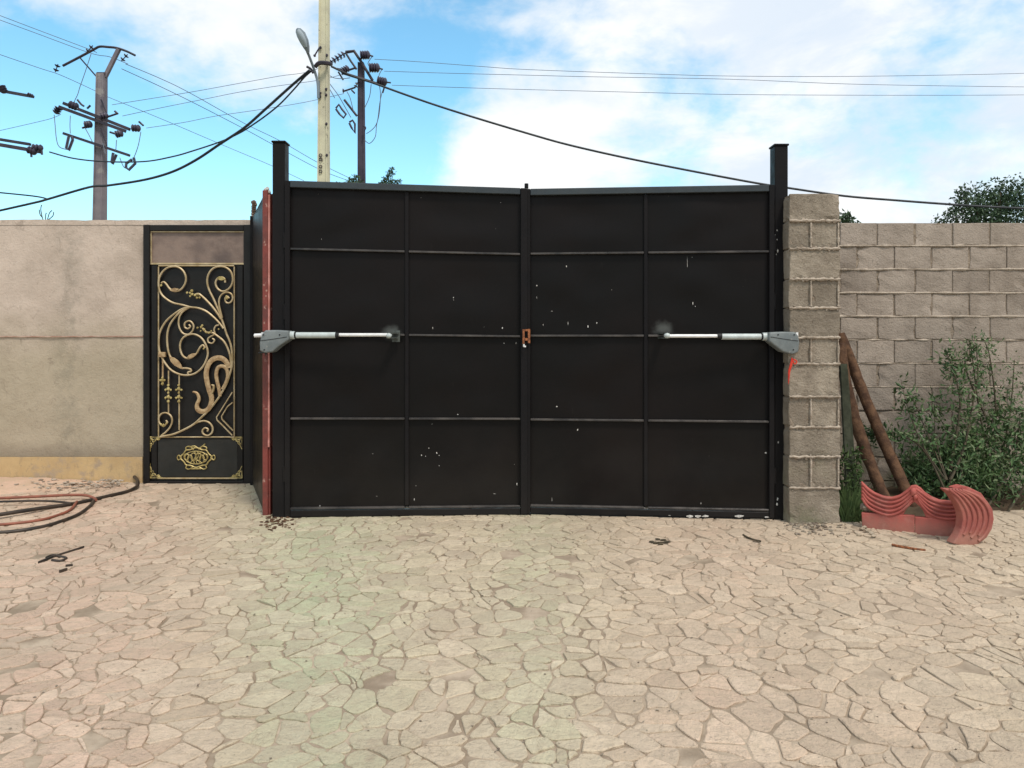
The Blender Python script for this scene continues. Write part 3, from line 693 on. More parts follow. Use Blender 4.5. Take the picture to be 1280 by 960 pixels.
for k in range(7): chL.append((rl.uniform(362, 648), rl.uniform(242, 630), rl.uniform(.0015, .0032), rl.uniform(.6, 1.5), rl.uniform(.6, 2)))
for k in range(7): chips_daylight_R.append((rl.uniform(665, 960), rl.uniform(242, 630), rl.uniform(.0015, .0032), rl.uniform(.6, 1.5), rl.uniform(.6, 2)))
YM = 5.955
rowsL = [.075, .782, 1.45, 2.115]
leafL, LL, LW = gate_leaf(357.5, 5.865, 656.6, YM, rowsL, .502, .012, 2.648, 'black steel gate leaf hinged beside the red oxide post, white flecks low down', chL, True, .042)
leafR, LR, RW = gate_leaf(656.9, YM, 966.5, 5.79, [.080, .765, 1.432, 2.085], .492, .022, 2.600, 'black steel gate leaf hinged by the block pier, white painted daylight on its foot', chips_daylight_R, False)
# rusty slide latch at the meeting stiles, on the left leaf
m = MB(); c = P(658, 421, YM - .085)
m.box((c.x - .030, c.y, c.z - .055), (c.x - .014, c.y + .02, c.z + .06)); m.box((c.x + .012, c.y, c.z - .05), (c.x + .030, c.y + .02, c.z + .062))
m.box((c.x - .015, c.y + .001, c.z + .045), (c.x + .011, c.y + .02, c.z + .06)); m.box((c.x - .015, c.y + .002, c.z - .03), (c.x + .011, c.y + .02, c.z - .01))
lt = m.build('latch', 'rust', leafL)
m = MB(); m.tube([(c.x - .02, c.y - .01, c.z - .058), (c.x - .02, c.y - .01, c.z - .075), (c.x - .004, c.y - .012, c.z - .078)], .008, 6); m.build('latch_pin', 'rod_white', lt)
m = MB(); m.bar(LL(LW - .012, .052, .02), LL(LW - .012, .052, 2.63), .05, .006, (0, 1, 0)); m.build('cover_strip', 'black_frame', leafL)
m = MB(); q = P(658, 233, YM); m.tube([(q.x, q.y - .02, q.z - .02), (q.x, q.y - .02, q.z + .018)], .016, 8); m.build('stop_knob', 'black_frame', leafL)
# threshold angle on the ground under the gate
m = MB(); m.bar((px2x(350, 5.87), 5.875, .006), (px2x(655, YM), YM + .005, .006), .022, .05, (0, 1, 0)); m.bar((px2x(657, YM), YM + .005, .006), (px2x(967, 5.79), 5.80, .006), .022, .05, (0, 1, 0))
tag(m.build('threshold_bar', 'rubber_black', origin=(0, 5.95, 0)), 'low dark angle iron lying on the paving under the double gate', 'threshold')

# ================================================================ GATE OPERATORS
def operator(side, label):
    s = 1 if side == 'R' else -1; Y = 5.62 if s > 0 else 5.68
    root = P(980 if s > 0 else 338, 420, Y + .06)
    t = thing('gate_operator', label, 'gate operator', root, 'ram operators on the double gate')
    def Q(px, py, y=0.0): return P(px, py, Y + .045) + Vector((0, y, 0))
    if s > 0: poly = [(958, 415.5), (975, 414.6), (990.5, 415), (994.5, 420), (996, 428), (994.5, 440), (987, 443), (975, 439.5), (965, 432), (958, 426.5)]
    else: poly = [(363.5, 413.5), (350, 412.6), (334.5, 412.8), (330, 418), (327.6, 428), (328, 438.5), (334, 441), (343.5, 440), (352, 432.5), (363.5, 425)]
    m = MB(); m.prism(poly, lambda x, y: Q(x, y, -.06), (0, .12, 0), .014); m.build('motor_housing', 'operator_grey', t, smooth=True)
    sx = (lambda x: x) if s > 0 else (lambda x: 1321.6 - x)
    m = MB(); m.tube([Q(sx(960), 421, -.062), Q(sx(978), 424, -.062), Q(sx(994), 426, -.062)], .0018, 4); m.build('lid_seam', 'rubber_black', t)
    for bx_, by_ in ((969, 418.5), (989, 418.5), (988, 437)):
        m = MB(); m.tube([Q(sx(bx_), by_, -.058), Q(sx(bx_), by_, -.064)], .0055, 8); m.build('screw', 'rubber_black', t)
    def cyl(pa, pb, py, r, mt, nm, n=14, par=t):
        m = MB(); m.tube([Q(pa, py), Q(pb, py)], r, n); return m.build(nm, mt, par, smooth=True)
    if s > 0:
        cyl(953, 959.5, 420.8, .031, 'operator_pale', 'collar'); cyl(950.8, 953.2, 420.8, .024, 'rubber_black', 'seal_ring')
        tb = cyl(902, 951, 420.8, .0235, 'operator_pale', 'ram_tube'); cyl(896.5, 902.2, 420.2, .0225, 'rubber_black', 'seal_ring')
        cyl(836, 897, 420.0, .0135, 'rod_white', 'ram_rod')
        kx, k2, pin = 834, 828, (993, 1004)
    else:
        cyl(363, 368.5, 419, .031, 'operator_pale', 'collar'); cyl(368.3, 370.5, 419, .024, 'rubber_black', 'seal_ring')
        tb = cyl(370.3, 419.5, 419, .0235, 'operator_pale', 'ram_tube'); cyl(419.3, 424, 419, .0225, 'rubber_black', 'seal_ring')
        cyl(423.5, 484, 418.6, .0135, 'rod_white', 'ram_rod')
        kx, k2, pin = 486, 492, (331, 318)
    m = MB(); m.blob(Q(kx, 419.5), .021, 2, (1.2, 1, 1), 2, .1); m.build('rod_eye', 'operator_pale', t, smooth=True)
    fb = MB(); gy = 5.885 if s > 0 else 5.87
    p = Q(kx, 419.5); e = P(k2 + (3 if s < 0 else -3), 419.5, gy - .02)
    fb.bar(p + Vector((0, 0, .018)), e + Vector((0, 0, .018)), .04, .008, (0, 0, 1)); fb.bar(p - Vector((0, 0, .018)), e - Vector((0, 0, .018)), .04, .008, (0, 0, 1))
    fb.box((e.x - .03, e.y + .001, e.z - .05), (e.x + .03, e.y + .009, e.z + .04)); fb.build('front_bracket', 'primer', t)
    m = MB(); m.tube([Q(*[(pin[0]), 419]), Q(pin[1], 419.5)], .015, 8); m.box(tuple(Q(min(pin[0], pin[0] + s * 3), 423) + Vector((0, -.03, 0))), tuple(Q(max(pin[0] + .01, pin[0] + s * 3), 415.5) + Vector((0, .05, 0)))); m.build('rear_pin', 'rod_white', t)
    m = MB(); bx = Q(pin[0], 420); by = 5.86 if s < 0 else 5.78
    m.bar((bx.x, bx.y, bx.z - .035), (bx.x, by, bx.z - .035), .05, .01, (0, 0, 1)); m.bar((bx.x, bx.y, bx.z + .03), (bx.x, by, bx.z + .03), .05, .01, (0, 0, 1)); m.build('rear_bracket', 'rail_skylit_paint', t)
    m = MB()
    for k in range(5):
        m.tube(smoothline([Q(pin[0] - s * 2, 424 + k * 4), Q(pin[0] + s * (4 + k), 425 + 4 * k, .01), Q(pin[0] + s * (7 - 2 * k), 429 + 3 * k, .02), Q(pin[0] + s * 2, 436 + 2 * k, .05)], 4), .0045, 5)
    m.build('loose_wire', 'cable_black', t)
    return t
operator('L', 'grey and white ram gate operator beside the red oxide post, its rod reaching right')
operator('R', 'grey and white ram gate operator at the block pier, its rod reaching left')
# red ribbon on the right post
m = MB(); Yr = 5.62
m.tube(smoothline([P(990, 447, Yr), P(989, 455, Yr), P(986.5, 464, Yr), P(986, 472, Yr), P(985.6, 480, Yr)], 4), [.003, .004, .006, .008, .009, .010, .010, .009, .009, .008, .008, .007, .006, .005, .004, .003, .002], 6)
m.tube(smoothline([P(990, 448, Yr), P(993, 455, Yr), P(996, 452, Yr), P(992, 449, Yr)], 3), .005, 5)
tag(m.build('red_ribbon', 'ribbon_red', origin=P(989, 447, Yr)), 'small knotted bright red ribbon hanging by the corner of the block pier', 'ribbon')

# ================================================================ CONCRETE BLOCKS
def block_meshes(w, d, h, n, amp, material, cuts=2):
    out = []
    for k in range(n):
        bm = bmesh.new(); bmesh.ops.create_cube(bm, size=1)
        for v in bm.verts: v.co = Vector((v.co.x * w, v.co.y * d, v.co.z * h))
        bmesh.ops.bevel(bm, geom=bm.edges[:], offset=.004, segments=1, affect='EDGES')
        big = [e for e in bm.edges if e.calc_length() > .05]
        bmesh.ops.subdivide_edges(bm, edges=big, cuts=cuts, use_grid_fill=True)
        sd_ = random.random() * 90
        for v in bm.verts:
            edge = sum(abs(abs(c) - hh) < .006 for c, hh in zip(v.co, (w / 2, d / 2, h / 2)))
            chip = max(0, noise.noise(v.co * 16 + Vector((sd_, 3, 1))) - .08) * (.030 if edge > 1 else 0)
            v.co = v.co * (1 - chip / max(.05, v.co.length)) + Vector([amp * noise.noise(v.co * 11 + Vector((sd_, i * 9, 0))) for i in range(3)])
        me = bpy.data.meshes.new('block'); bm.to_mesh(me); bm.free(); me.materials.append(MATS[material]); out.append(me)
    return out
def place_block(me, parent, wloc, rz=0.0):
    o = bpy.data.objects.new('concrete_block', me); S.collection.objects.link(o); o.parent = parent
    o.location = Vector(wloc) - parent.location; o.rotation_euler = (random.uniform(-.006, .006), random.uniform(-.006, .006), rz + random.uniform(-.006, .006)); return o
# pier
PY = 5.64
pier = thing('block_pier', 'narrow concrete block pier at the right of the big gate, taller than the block wall', 'pier', (px2x(1018, PY), PY + .2, 0))
xa, xb = px2x(986.5, PY), px2x(1050, PY)
bounds = [241.5, 276, 311, 349, 385, 422, 455, 496, 534, 571, 610, 656]
m = MB(); m.box((xa + .012, PY + .012, -.03), (xb - .004, PY + .38, py2z(243, PY)), 0); m.build('mortar_core', 'mortar', pier)
for k in range(11):
    z1, z0 = py2z(bounds[k], PY), py2z(bounds[k + 1], PY); g_ = .010; h = z1 - z0 - g_
    if k % 2 == 0:
        me = block_meshes(xb - xa - .002, .39, h, 1, .004, 'pier_block', 5)[0]; place_block(me, pier, ((xa + xb) / 2 + .002 * (k % 3), PY + .195, (z0 + z1) / 2))
    else:
        xs = xa + (xb - xa) * .43; w1 = xs - xa - .008; w2 = xb - .022 - xs - .004
        me = block_meshes(w1, .39, h, 1, .004, 'pier_block', 5)[0]; place_block(me, pier, (xa + w1 / 2, PY + .205, (z0 + z1) / 2))
        me = block_meshes(w2, .39, h, 1, .004, 'pier_block', 5)[0]; place_block(me, pier, (xs + .006 + w2 / 2, PY + .203, (z0 + z1) / 2))
for k in range(1, 11):
    m = MB(); z = py2z(bounds[k], PY)
    pts = [(xa + (xb - xa) * i / 27, PY - .002 + .006 * noise.noise(Vector((i * 1.3, k, 0))), z + .007 * noise.noise(Vector((i * .3, k * 3, 1)))) for i in range(28)]
    m.tube(pts, [max(.004, .011 + .012 * noise.noise(Vector((i * .6, k, 5)))) for i in range(28)], 5)
    m.build('mortar_bed', 'mortar_pale', pier, smooth=True)
for k in range(1, 11, 2):
    for xx, rr_ in ((xa + (xb - xa) * .43, .010), (xb - .012, .008)):
        za, zb_ = py2z(bounds[k + 1], PY) + .012, py2z(bounds[k], PY) - .012
        m = MB(); m.tube([(xx + .004 * noise.noise(Vector((i, k, 8))), PY + .001, za + (zb_ - za) * i / 9) for i in range(10)], [max(.003, rr_ + .009 * noise.noise(Vector((i * .8, k, xx)))) for i in range(10)], 5)
        m.build('mortar_joint', 'mortar_pale', pier, smooth=True)
m = MB()
for k in range(60):
    kk = random.randint(1, 10); m.blob((random.uniform(xa + .01, xb - .01), PY - .002, py2z(bounds[kk], PY) + random.uniform(-.018, .016)), random.uniform(.003, .009), k, (1.3, .6, .9), 1, .6)
m.build('mortar_crumb', 'mortar_pale', pier, kind='stuff')
m = MB(); m.bar((xa + .01, PY - .006, 0), (xb, PY + .03, py2z(241, PY)), .001, .001)
# long wall
QY = 6.73; bw, bh = 46.8 / F * QY, 29.4 / F * QY; zt = py2z(278, QY)
bwall = thing('block_wall', 'bare grey brown concrete block wall running right behind the garden shrub', 'wall', (px2x(1050, QY), QY + .1, 0))
meshes = block_meshes(bw - .010, .18, bh - .012, 6, .0035, 'wall_block'); half = block_meshes(bw * .5, .18, bh - .012, 2, .0035, 'wall_block')
ncol = 17; xs0 = px2x(1096.8, QY) - 3 * bw
m = MB(); m.box((xs0 - .2, QY + .009, -.06), (xs0 + ncol * bw - .02, QY + .17, zt - .006)); m.build('mortar_core', 'mortar', bwall)
nrow = 12
for r in range(nrow):
    zc = zt - bh * (r + .5); off = 0 if r % 2 == 0 else -(bw * .55)
    for c in range(ncol):
        x = xs0 + off + (c + .5) * bw + random.uniform(-.004, .004)
        me = random.choice(meshes); place_block(me, bwall, (x, QY + .09 + random.uniform(-.003, .003), zc + random.uniform(-.002, .002)))
for r in range(1, 8):
    m = MB(); z = zt - bh * r
    pts = []; rad = []
    for i in range(150):
        x = xs0 + (ncol * bw - .1) * i / 149; pts.append((x, QY + .002 + .002 * noise.noise(Vector((x * 4, r, 0))), z + .005 * noise.noise(Vector((x * 3, r * 5, 1)))))
        rad.append((.011 if r < 5 else .006) + .010 * noise.noise(Vector((x * 9, r, 3))))
    m.tube(pts, [max(.002, q) for q in rad], 5)
    m.build('mortar_bed', 'mortar_pale', bwall, smooth=True)

# ================================================================ TIMBER POLES AND BOARD
def log(pts, r, label, Y0, Y1, name='timber_pole'):
    n = len(pts); c = smoothline([P(px, py, Y0 + (Y1 - Y0) * i / (n - 1)) for i, (px, py) in enumerate(pts)], 8)
    rad = [r * .9 * (1 + .05 * noise.noise(Vector((i * .17, r * 99, 0)))) for i in range(len(c))]
    m = MB(); m.tube(c, rad, 12)
    for v in m.v: v += Vector((.007 * noise.noise(Vector((v.x * 5, v.y * 30, v.z * 5))), 0, 0))
    o = m.build(name, 'bark', origin=c[-1], smooth=True)
    return tag(o, label, 'timber pole', 'timber poles leaning behind the pier')
log([(1050, 418), (1066, 458), (1080, 495), (1097, 535), (1115, 575), (1131, 610), (1146, 640)], .050, 'reddish round timber pole leaning right, the one ending farther from the pier', 6.6, 6.0)
log([(1049, 430), (1055, 468), (1066, 515), (1079, 555), (1092, 590), (1105, 622), (1113, 640)], .052, 'dark barky timber pole leaning close to the pier, the one standing more upright', 6.5, 5.98)
m = MB(); m.bar(P(1054, 455, 6.2) , G(1063, 641), .055, .03); m.bar(P(1057, 462, 6.28), G(1071, 638), .03, .02)
tag(m.build('weathered_board', 'board_green', origin=G(1063, 641)), 'narrow mossy dark board standing in the gap right behind the pier', 'board')

# ================================================================ GARDEN EDGING
E0 = G(1077, 660); E1 = G(1191, 673)
def plane_fn(A, B, off=0.0):
    d = (B - A).normalized(); n = Vector((d.y, -d.x, 0))
    def f(u, v, y=0.0):
        px = 1060 + u / 7.273; py = 590 + v / 7.273
        ray = Vector(((px - 640) / F, 1, (HOR - py) / F)); k = A.dot(n) / ray.dot(n)
        return ray * k + Vector((0, 0, H)) + n * (off + y)
    return f, n
ef, en = plane_fn(E0, E1)
edg = thing('garden_edging', 'pink red moulded edging with draped swags and an arched opening, beside the pier', 'garden edging', E0, 'moulded red garden edging pieces')
back = -en * .05
top = [(120,88),(180,148),(240,192),(320,224),(400,234),(470,214),(530,170),(572,130),(618,124),(662,150),(700,190),(760,230),(830,258),(930,270),(1010,262),(1080,235)]
m = MB()
# upper draped band, pierced by the arch, then the base slabs
m.prism([(u, v) for u, v in top] + [(1080, 440), (960, 438), (860, 432), (770, 428), (706, 410), (686, 360), (650, 310), (605, 274), (560, 305), (525, 350), (500, 396), (380, 398), (280, 375), (215, 320), (160, 265), (122, 238)], lambda u, v: ef(u, v), back, .006)
m.build('draped_band', 'edging_red', edg, smooth=True)
m = MB(); m.prism([(122,368),(605,399),(605,566),(130,522)], lambda u, v: ef(u, v, .004), back, .006); m.build('base_slab', 'edging_red', edg, smooth=True)
m = MB(); m.prism([(608,408),(1080,442),(1080,628),(608,570)], lambda u, v: ef(u, v, .004), back, .006); m.build('base_slab', 'edging_red', edg, smooth=True)
for i in range(5):
    L_ = [(128, 105 + 32 * i), (190 - 2 * i, 165 + 37 * i), (270, 212 + 38 * i), (370, 240 + 38 * i), (460, 225 + 36 * i), (530 + 2 * i, 182 + 32 * i), (575 + 4 * i, 145 + 27 * i)]
    m = MB(); m.tube(smoothline([ef(u, v, .001) for u, v in L_], 5), [.011] * 31, 8); m.build('swag_fold', 'edging_red', edg, smooth=True)
    R_ = [(610 + 6 * i, 150 + 22 * i), (668 + 2 * i, 190 + 30 * i), (740, 240 + 34 * i), (830, 272 + 36 * i), (930, 284 + 36 * i), (1020, 272 + 36 * i), (1075, 250 + 34 * i)]
    m = MB(); m.tube(smoothline([ef(u, v, .001) for u, v in R_], 5), [.011] * 31, 8); m.build('swag_fold', 'edging_red', edg, smooth=True)
m = MB(); m.blob(ef(595, 178, .012), .022, 1, (1, .8, 1.4), 2, .2); m.blob(ef(615, 225, .012), .014, 2, (1, .8, 1.6), 2, .2); m.build('swag_knot', 'edging_red', edg, smooth=True)
# second piece, stood on end in front of it
F0 = G(1192, 683); F1 = G(1240, 681)
hf, hn = plane_fn(F0, F1)
ed2 = thing('garden_edging', 'brownish red moulded edging with curved folds, stood on end in front of the arched piece', 'garden edging', F0, 'moulded red garden edging pieces')
inner = [(890,158),(950,215),(1005,295),(1038,370),(1046,430),(1036,510),(1005,580),(955,652)]
outer = [(1110,686),(1190,655),(1262,600),(1312,520),(1330,430),(1318,340),(1270,265),(1180,200),(1060,165)]
m = MB(); m.prism(inner + outer, lambda u, v: hf(u, v), -hn * .07, .008); m.build('curved_slab', 'edging_brown', ed2, smooth=True)
for i in range(5):
    k = .16 + i * .17
    ins = smoothline([Vector((u, v, 0)) for u, v in inner], 3); ous = smoothline([Vector((u, v, 0)) for u, v in reversed(outer)], 3)
    pts = []
    for j in range(14):
        t = j / 13; a = ins[min(len(ins) - 1, int(t * (len(ins) - 1)))]; b = ous[min(len(ous) - 1, int(t * (len(ous) - 1)))]
        pts.append(a.lerp(b, k))
    m = MB(); ln = smoothline([hf(p.x, p.y, .001) for p in pts[: 12 - i % 2]], 2); m.tube(ln, .010, 8); m.build('fold', 'edging_brown', ed2, smooth=True)
m = MB(); m.prism([(1040,168),(1120,146),(1180,158),(1300,215),(1360,300),(1340,400),(1210,270),(1110,200)], lambda u, v: hf(u, v, -.085), -hn * .06, .008); m.build('back_rib', 'edging_red', ed2, smooth=True)
m = MB(); m.blob(ef(165, 325, -.03), .045, 5, (1.05, .6, .85), 2, .4)
tag(m.build('rough_stone', 'pebble', origin=ef(165, 365, -.03)), 'rough brown stone poking through the notch of the pink edging', 'stone')

# raised dark soil of the planting bed behind the edging
m = MB(); NX, NY = 60, 20
for j in range(NY + 1):
    for i in range(NX + 1):
        x = 2.56 + 4.4 * i / NX; yf = 5.62 - .10 * (x - 2.6) if x < 3.5 else 5.53 + .5 * min(1, (x - 3.5) / .35); y = yf + (6.735 - yf) * j / NY
        k = min(1, j / 5) * min(1, i / 4)
        m.v.append(Vector((x, y, -.01 + k * (.07 + .05 * noise.noise(Vector((x * 4, y * 4, 0))) + .02 * noise.noise(Vector((x * 15, y * 15, 0)))))))
for j in range(NY):
    for i in range(NX):
        a = j * (NX + 1) + i; m.f.append((a, a + 1, a + NX + 2, a + NX + 1))
bed = m.build('planting_bed', 'soil', smooth=True, kind='structure')

# ================================================================ PLANTS
def leafquad(m, c, L_, W_, rnd, up=.0):
    d = Vector((rnd.gauss(0, 1), rnd.gauss(0, 1), rnd.gauss(0, 1) + up)).normalized()
    s_ = d.cross(Vector((rnd.gauss(0, 1), rnd.gauss(0, 1), rnd.gauss(0, 1)))).normalized() * W_ / 2
    nn = s_.cross(d).normalized() * W_ * .25
    o = len(m.v); m.v += [c, c + d * L_ * .5 - s_ + nn, c + d * L_, c + d * L_ * .5 + s_ + nn]
    m.f += [(o, o + 1, o + 2), (o, o + 2, o + 3)]
rb = random.Random(21)
shrub = thing('shrub', 'leafy dark green garden shrub growing behind the pink edging in front of the block wall', 'shrub', G(1185, 641))
stems = MB(); fol = MB(); folp = MB()
base = G(1190, 641)
def branch(pts, r, nleaf, spread, L_=.052, pale=.3, Y0=6.05, Y1=6.45, lm=None):
    c = smoothline([P(px, py, Y0 + (Y1 - Y0) * i / max(1, len(pts) - 1)) for i, (px, py) in enumerate(pts)], 5)
    stems.tube(c, [r * (1 - .75 * i / len(c)) for i in range(len(c))], 5)
    for k in range(int(nleaf * (1.15 if spread > .068 else .8))):
        t = rb.random() ** .7; p = c[min(len(c) - 1, int((.2 + .8 * t) * (len(c) - 1)))]
        q = p + Vector((rb.gauss(0, spread), rb.gauss(0, spread * .8), rb.gauss(0, spread)))
        if q.y > 6.68: q.y = 6.66
        leafquad(folp if rb.random() < pale else fol, q, L_ * rb.choice((.6, .8, 1.0, 1.25, 1.6)), L_ * rb.uniform(.3, .5), rb, .5)
for pts, r, n_, sp in [
    ([(1185,640),(1188,590),(1196,540),(1200,500),(1192,465),(1183,440)], .014, 420, .045),
    ([(1188,600),(1205,560),(1215,510),(1222,470),(1220,430)], .012, 260, .05),
    ([(1180,610),(1160,570),(1140,550),(1118,545),(1095,545),(1078,541)], .010, 380, .042),
    ([(1182,600),(1155,560),(1140,525),(1132,500),(1126,475)], .008, 120, .04),
    ([(1183,600),(1165,555),(1150,520),(1140,495)], .008, 150, .05),
    ([(1184,600),(1172,560),(1168,530),(1172,500)], .008, 220, .055),
    ([(1190,640),(1200,600),(1215,570),(1235,540),(1250,500)], .012, 500, .08),
    ([(1190,620),(1165,600),(1145,585),(1130,580)], .009, 520, .055),
    ([(1195,620),(1180,590),(1170,570)], .009, 900, .085),
    ([(1195,625),(1215,600),(1235,590)], .009, 1100, .10),
    ([(1200,600),(1205,570),(1210,550)], .009, 650, .09),
    ([(1165,632),(1150,610),(1145,600)], .009, 420, .07),
    ([(1230,640),(1255,600),(1270,560),(1275,520)], .012, 800, .11),
    ([(1260,640),(1290,590),(1300,550)], .012, 600, .13)]:
    branch(pts, r, n_, sp)
stems.build('stem', 'twig', shrub, smooth=True); fol.build('foliage', 'leaf_shrub', shrub); folp.build('foliage', 'leaf_pale', shrub, label='paler young leaves at the branch tips')
# sparse grey twiggy bush by the wall at the upper right
stems = MB(); fol = MB(); folp = MB()
b2 = thing('twiggy_bush', 'sparse grey green twiggy bush rising above the shrub by the block wall', 'bush', G(1240, 630))
for pts, n_ in [([(1240,628),(1232,560),(1222,500),(1216,450),(1212,425)], 260), ([(1240,600),(1245,520),(1238,450),(1230,425)], 260), ([(1245,600),(1262,520),(1268,450)], 240), ([(1232,520),(1210,470),(1205,440)], 120)]:
    branch(pts, .010, n_, .055, .035, .65, 6.35, 6.5)
stems.build('stem', 'twig', b2); fol.build('foliage', 'leaf_shrub', b2); folp.build('foliage', 'leaf_pale', b2)
# weeds in the gap
m = MB()
for k in range(900):
    px = rb.triangular(1052, 1084, 1060); py = rb.uniform(632, 654); p = G(px, py); h = rb.uniform(.06, .36) * (1.0 if px < 1068 else .6)
    tip = p + Vector((rb.gauss(0, .09), rb.gauss(0, .05), h * rb.uniform(.4, 1))); md = p.lerp(tip, .55) + Vector((rb.gauss(0, .012), 0, .01)); w_ = Vector((.006, 0, 0))
    o = len(m.v); m.v += [p - w_, p + w_, md + w_ * .8, md - w_ * .8, tip]; m.f += [(o, o + 1, o + 2, o + 3), (o + 3, o + 2, o + 4)]
for k in range(320):
    px = rb.uniform(1053, 1078); py = rb.uniform(560, 640); leafquad(m, P(px, py, 6.0 + rb.uniform(-.15, .2)), .05, .02, rb)
wd = m.build('weeds', 'grass_green', origin=G(1065, 650), kind='stuff'); tag(wd, 'tuft of dark green weeds between the pier and the pink edging', 'weeds')

def tree(label, px, pyt, Y, clumps, leaf, nl, trunk_r=.12, name='tree', cat='tree', group=None, lean=0):
    b = Vector((px2x(px, Y), Y, -.05)); t = thing(name, label, cat, b, group)
    mt = MB(); ml = MB(); hi = P(px, pyt, Y)
    mt.tube(smoothline([b, b + Vector((.05, 0, hi.z * .4)), b.lerp(hi, .75) + Vector((-.04, 0, 0)), hi - Vector((0, 0, .15))], 5), [trunk_r * (1 - .8 * i / 15) for i in range(16)], 7)
    for (cx, cy, r, dy) in clumps:
        c = P(cx, cy, Y) + Vector((0, dy, 0)); j = b.lerp(hi, .55)
        mt.tube(smoothline([j, j.lerp(c, .55) + Vector((0, 0, -.1 * r)), c], 4), [trunk_r * .35, trunk_r * .3, trunk_r * .25, trunk_r * .2, trunk_r * .16, trunk_r * .12, trunk_r * .09, trunk_r * .07, trunk_r * .05], 5)
        for k in range(int(nl * r * r)):
            v = Vector((rb.gauss(0, 1), rb.gauss(0, 1), rb.gauss(0, .85))); v = v / max(v.length, .01) * r * rb.random() ** .45 * (1 + .5 * noise.noise(v.normalized() * 2.2 + Vector((cx, cy, 0))))
            leafquad(ml, c + v, leaf * rb.uniform(.6, 1.3), leaf * .5, rb)
    mt.build('trunk', 'twig', t, smooth=True); ml.build('crown', 'leaf_far', t); return t
tree('bushy dark green tree whose crown shows over the right end of the block wall', 1250, 232, 17, [(1190,266,.18,0),(1183,272,.16,.3),(1207,256,.26,.2),(1213,262,.32,-.2),(1204,243,.16,0),(1212,238,.22,.2),(1225,250,.42,.2),(1232,270,.5,0),(1248,245,.5,.3),(1262,262,.6,0),(1268,240,.45,.2),(1200,276,.3,.3),(1222,281,.5,0),(1250,290,.7,.2),(1285,255,.7,0),(1240,310,.9,0)], .09, 1900)
tree('small dark tree top peeping over the block wall right beside the pier', 1058, 266, 17, [(1056,272,.12,0),(1062,271,.09,.1),(1059,268,.07,0),(1050,277,.18,0),(1060,284,.25,0)], .10, 3400, .06)
tree('leafy young tree tips showing just left of the dark utility pole above the gate', 444, 222, 20, [(437,228,.10,0),(442,225,.10,0),(445,221,.07,0),(450,228,.10,0),(440,234,.22,0),(430,240,.3,0)], .08, 5200, .05, group='tree tips above the gate')
tree('spindly dark tree shoot rising just right of the dark utility pole above the gate', 486, 212, 20, [(490,211,.05,0),(488,215,.06,0),(485,219,.075,0),(491,217,.05,0),(482,224,.09,0),(478,229,.09,0),(489,226,.07,0),(496,229,.08,0),(500,226,.05,0),(486,236,.25,0)], .07, 8500, .04, group='tree tips above the gate')
b3 = thing('bare_sapling', 'bare thin twigs of a sapling sticking up over the left end of the plaster wall', 'sapling', (px2x(57, 9), 9, -.05))
m = MB()
m.tube(smoothline([Vector((px2x(57, 9), 9, -.05)), P(57, 330, 9), P(57, 285, 9)], 4), .018, 5)
for pts in ([(57,285),(53,272),(51,262),(52,256)], [(57,285),(60,272),(62,266),(65,263)], [(53,272),(50,268),(49,262)], [(60,275),(66,270),(67,265)], [(57,285),(57,270),(58,266)]):
    m.tube(smoothline([P(x, y, 9) for x, y in pts], 3), .006, 4)
m.build('twigs', 'twig', b3)

# ================================================================ GROUND CLUTTER
# heap of pinkish sand at the foot of the left wall
m = MB(); NX, NY = 70, 30
hx0, hx1, hy0, hy1 = -7.2, -3.66, 5.95, 7.23
for j in range(NY + 1):
    for i in range(NX + 1):
        x = hx0 + (hx1 - hx0) * i / NX; y = hy0 + (hy1 - hy0) * j / NY
        fx = min(1, (hx1 - x) / 1.1); fy = (y - hy0) / (hy1 - hy0); edge = .25 + .18 * noise.noise(Vector((x * 1.5, 0, 3))) + .55 * (1 - fx)
        k = max(0, min(1, (fy - edge) / .5)); k = k * k * (3 - 2 * k)
        z = -.012 + .075 * k * max(0, fx) ** .6 + .012 * k * noise.noise(Vector((x * 6, y * 6, 0))) + .006 * k * noise.noise(Vector((x * 18, y * 18, 0)))
        m.v.append(Vector((x, y, z)))
for j in range(NY):
    for i in range(NX):
        a = j * (NX + 1) + i; m.f.append((a, a + 1, a + NX + 2, a + NX + 1))
tag(m.build('sand_heap', 'sand_pink', origin=(-5, 6.8, 0), smooth=True), 'low heap of pinkish sand spread along the foot of the plaster wall', 'sand heap')
m = MB()
for k in range(170):
    x = rb.uniform(-4.75, -3.7); y = rb.triangular(6.75, 7.2, 7.1); m.blob((x, y, .030 + rb.uniform(-.02, .03)), rb.uniform(.005, .020), k, (1.5, 1.2, .5), 1, .6)
tag(m.build('rubble', 'mortar_pale', origin=(-4.2, 7, 0), kind='stuff'), 'scattered pale stone chips on the sand heap by the door', 'rubble')
def gtube(pts, r, name, mt, label, cat, z=.02, group=None):
    m = MB(); m.tube(smoothline([G(px, py, zz) for px, py, zz in [(p[0], p[1], p[2] if len(p) > 2 else z) for p in pts]], 6), r, 8)
    o = m.build(name, mt, origin=G(pts[0][0], pts[0][1], 0), smooth=True); return tag(o, label, cat, group)
gtube([(168,596,.06),(172,601,.05),(171,608,.03),(160,614,.02),(140,619),(118,624),(90,630),(60,634,.03),(20,640,.04),(-30,648,.04)], .016, 'hose', 'hose_black', 'thick black hose curling up at its free end near the ornate door', 'hose', .02, 'hoses on the sand heap')
gtube([(118,625,.022),(112,633),(98,643),(78,651),(55,658),(20,664),(-30,668)], .014, 'hose', 'hose_black', 'black hose curving from under the thick hose down to the left, lowest of the loops', 'hose', .018, 'hoses on the sand heap')
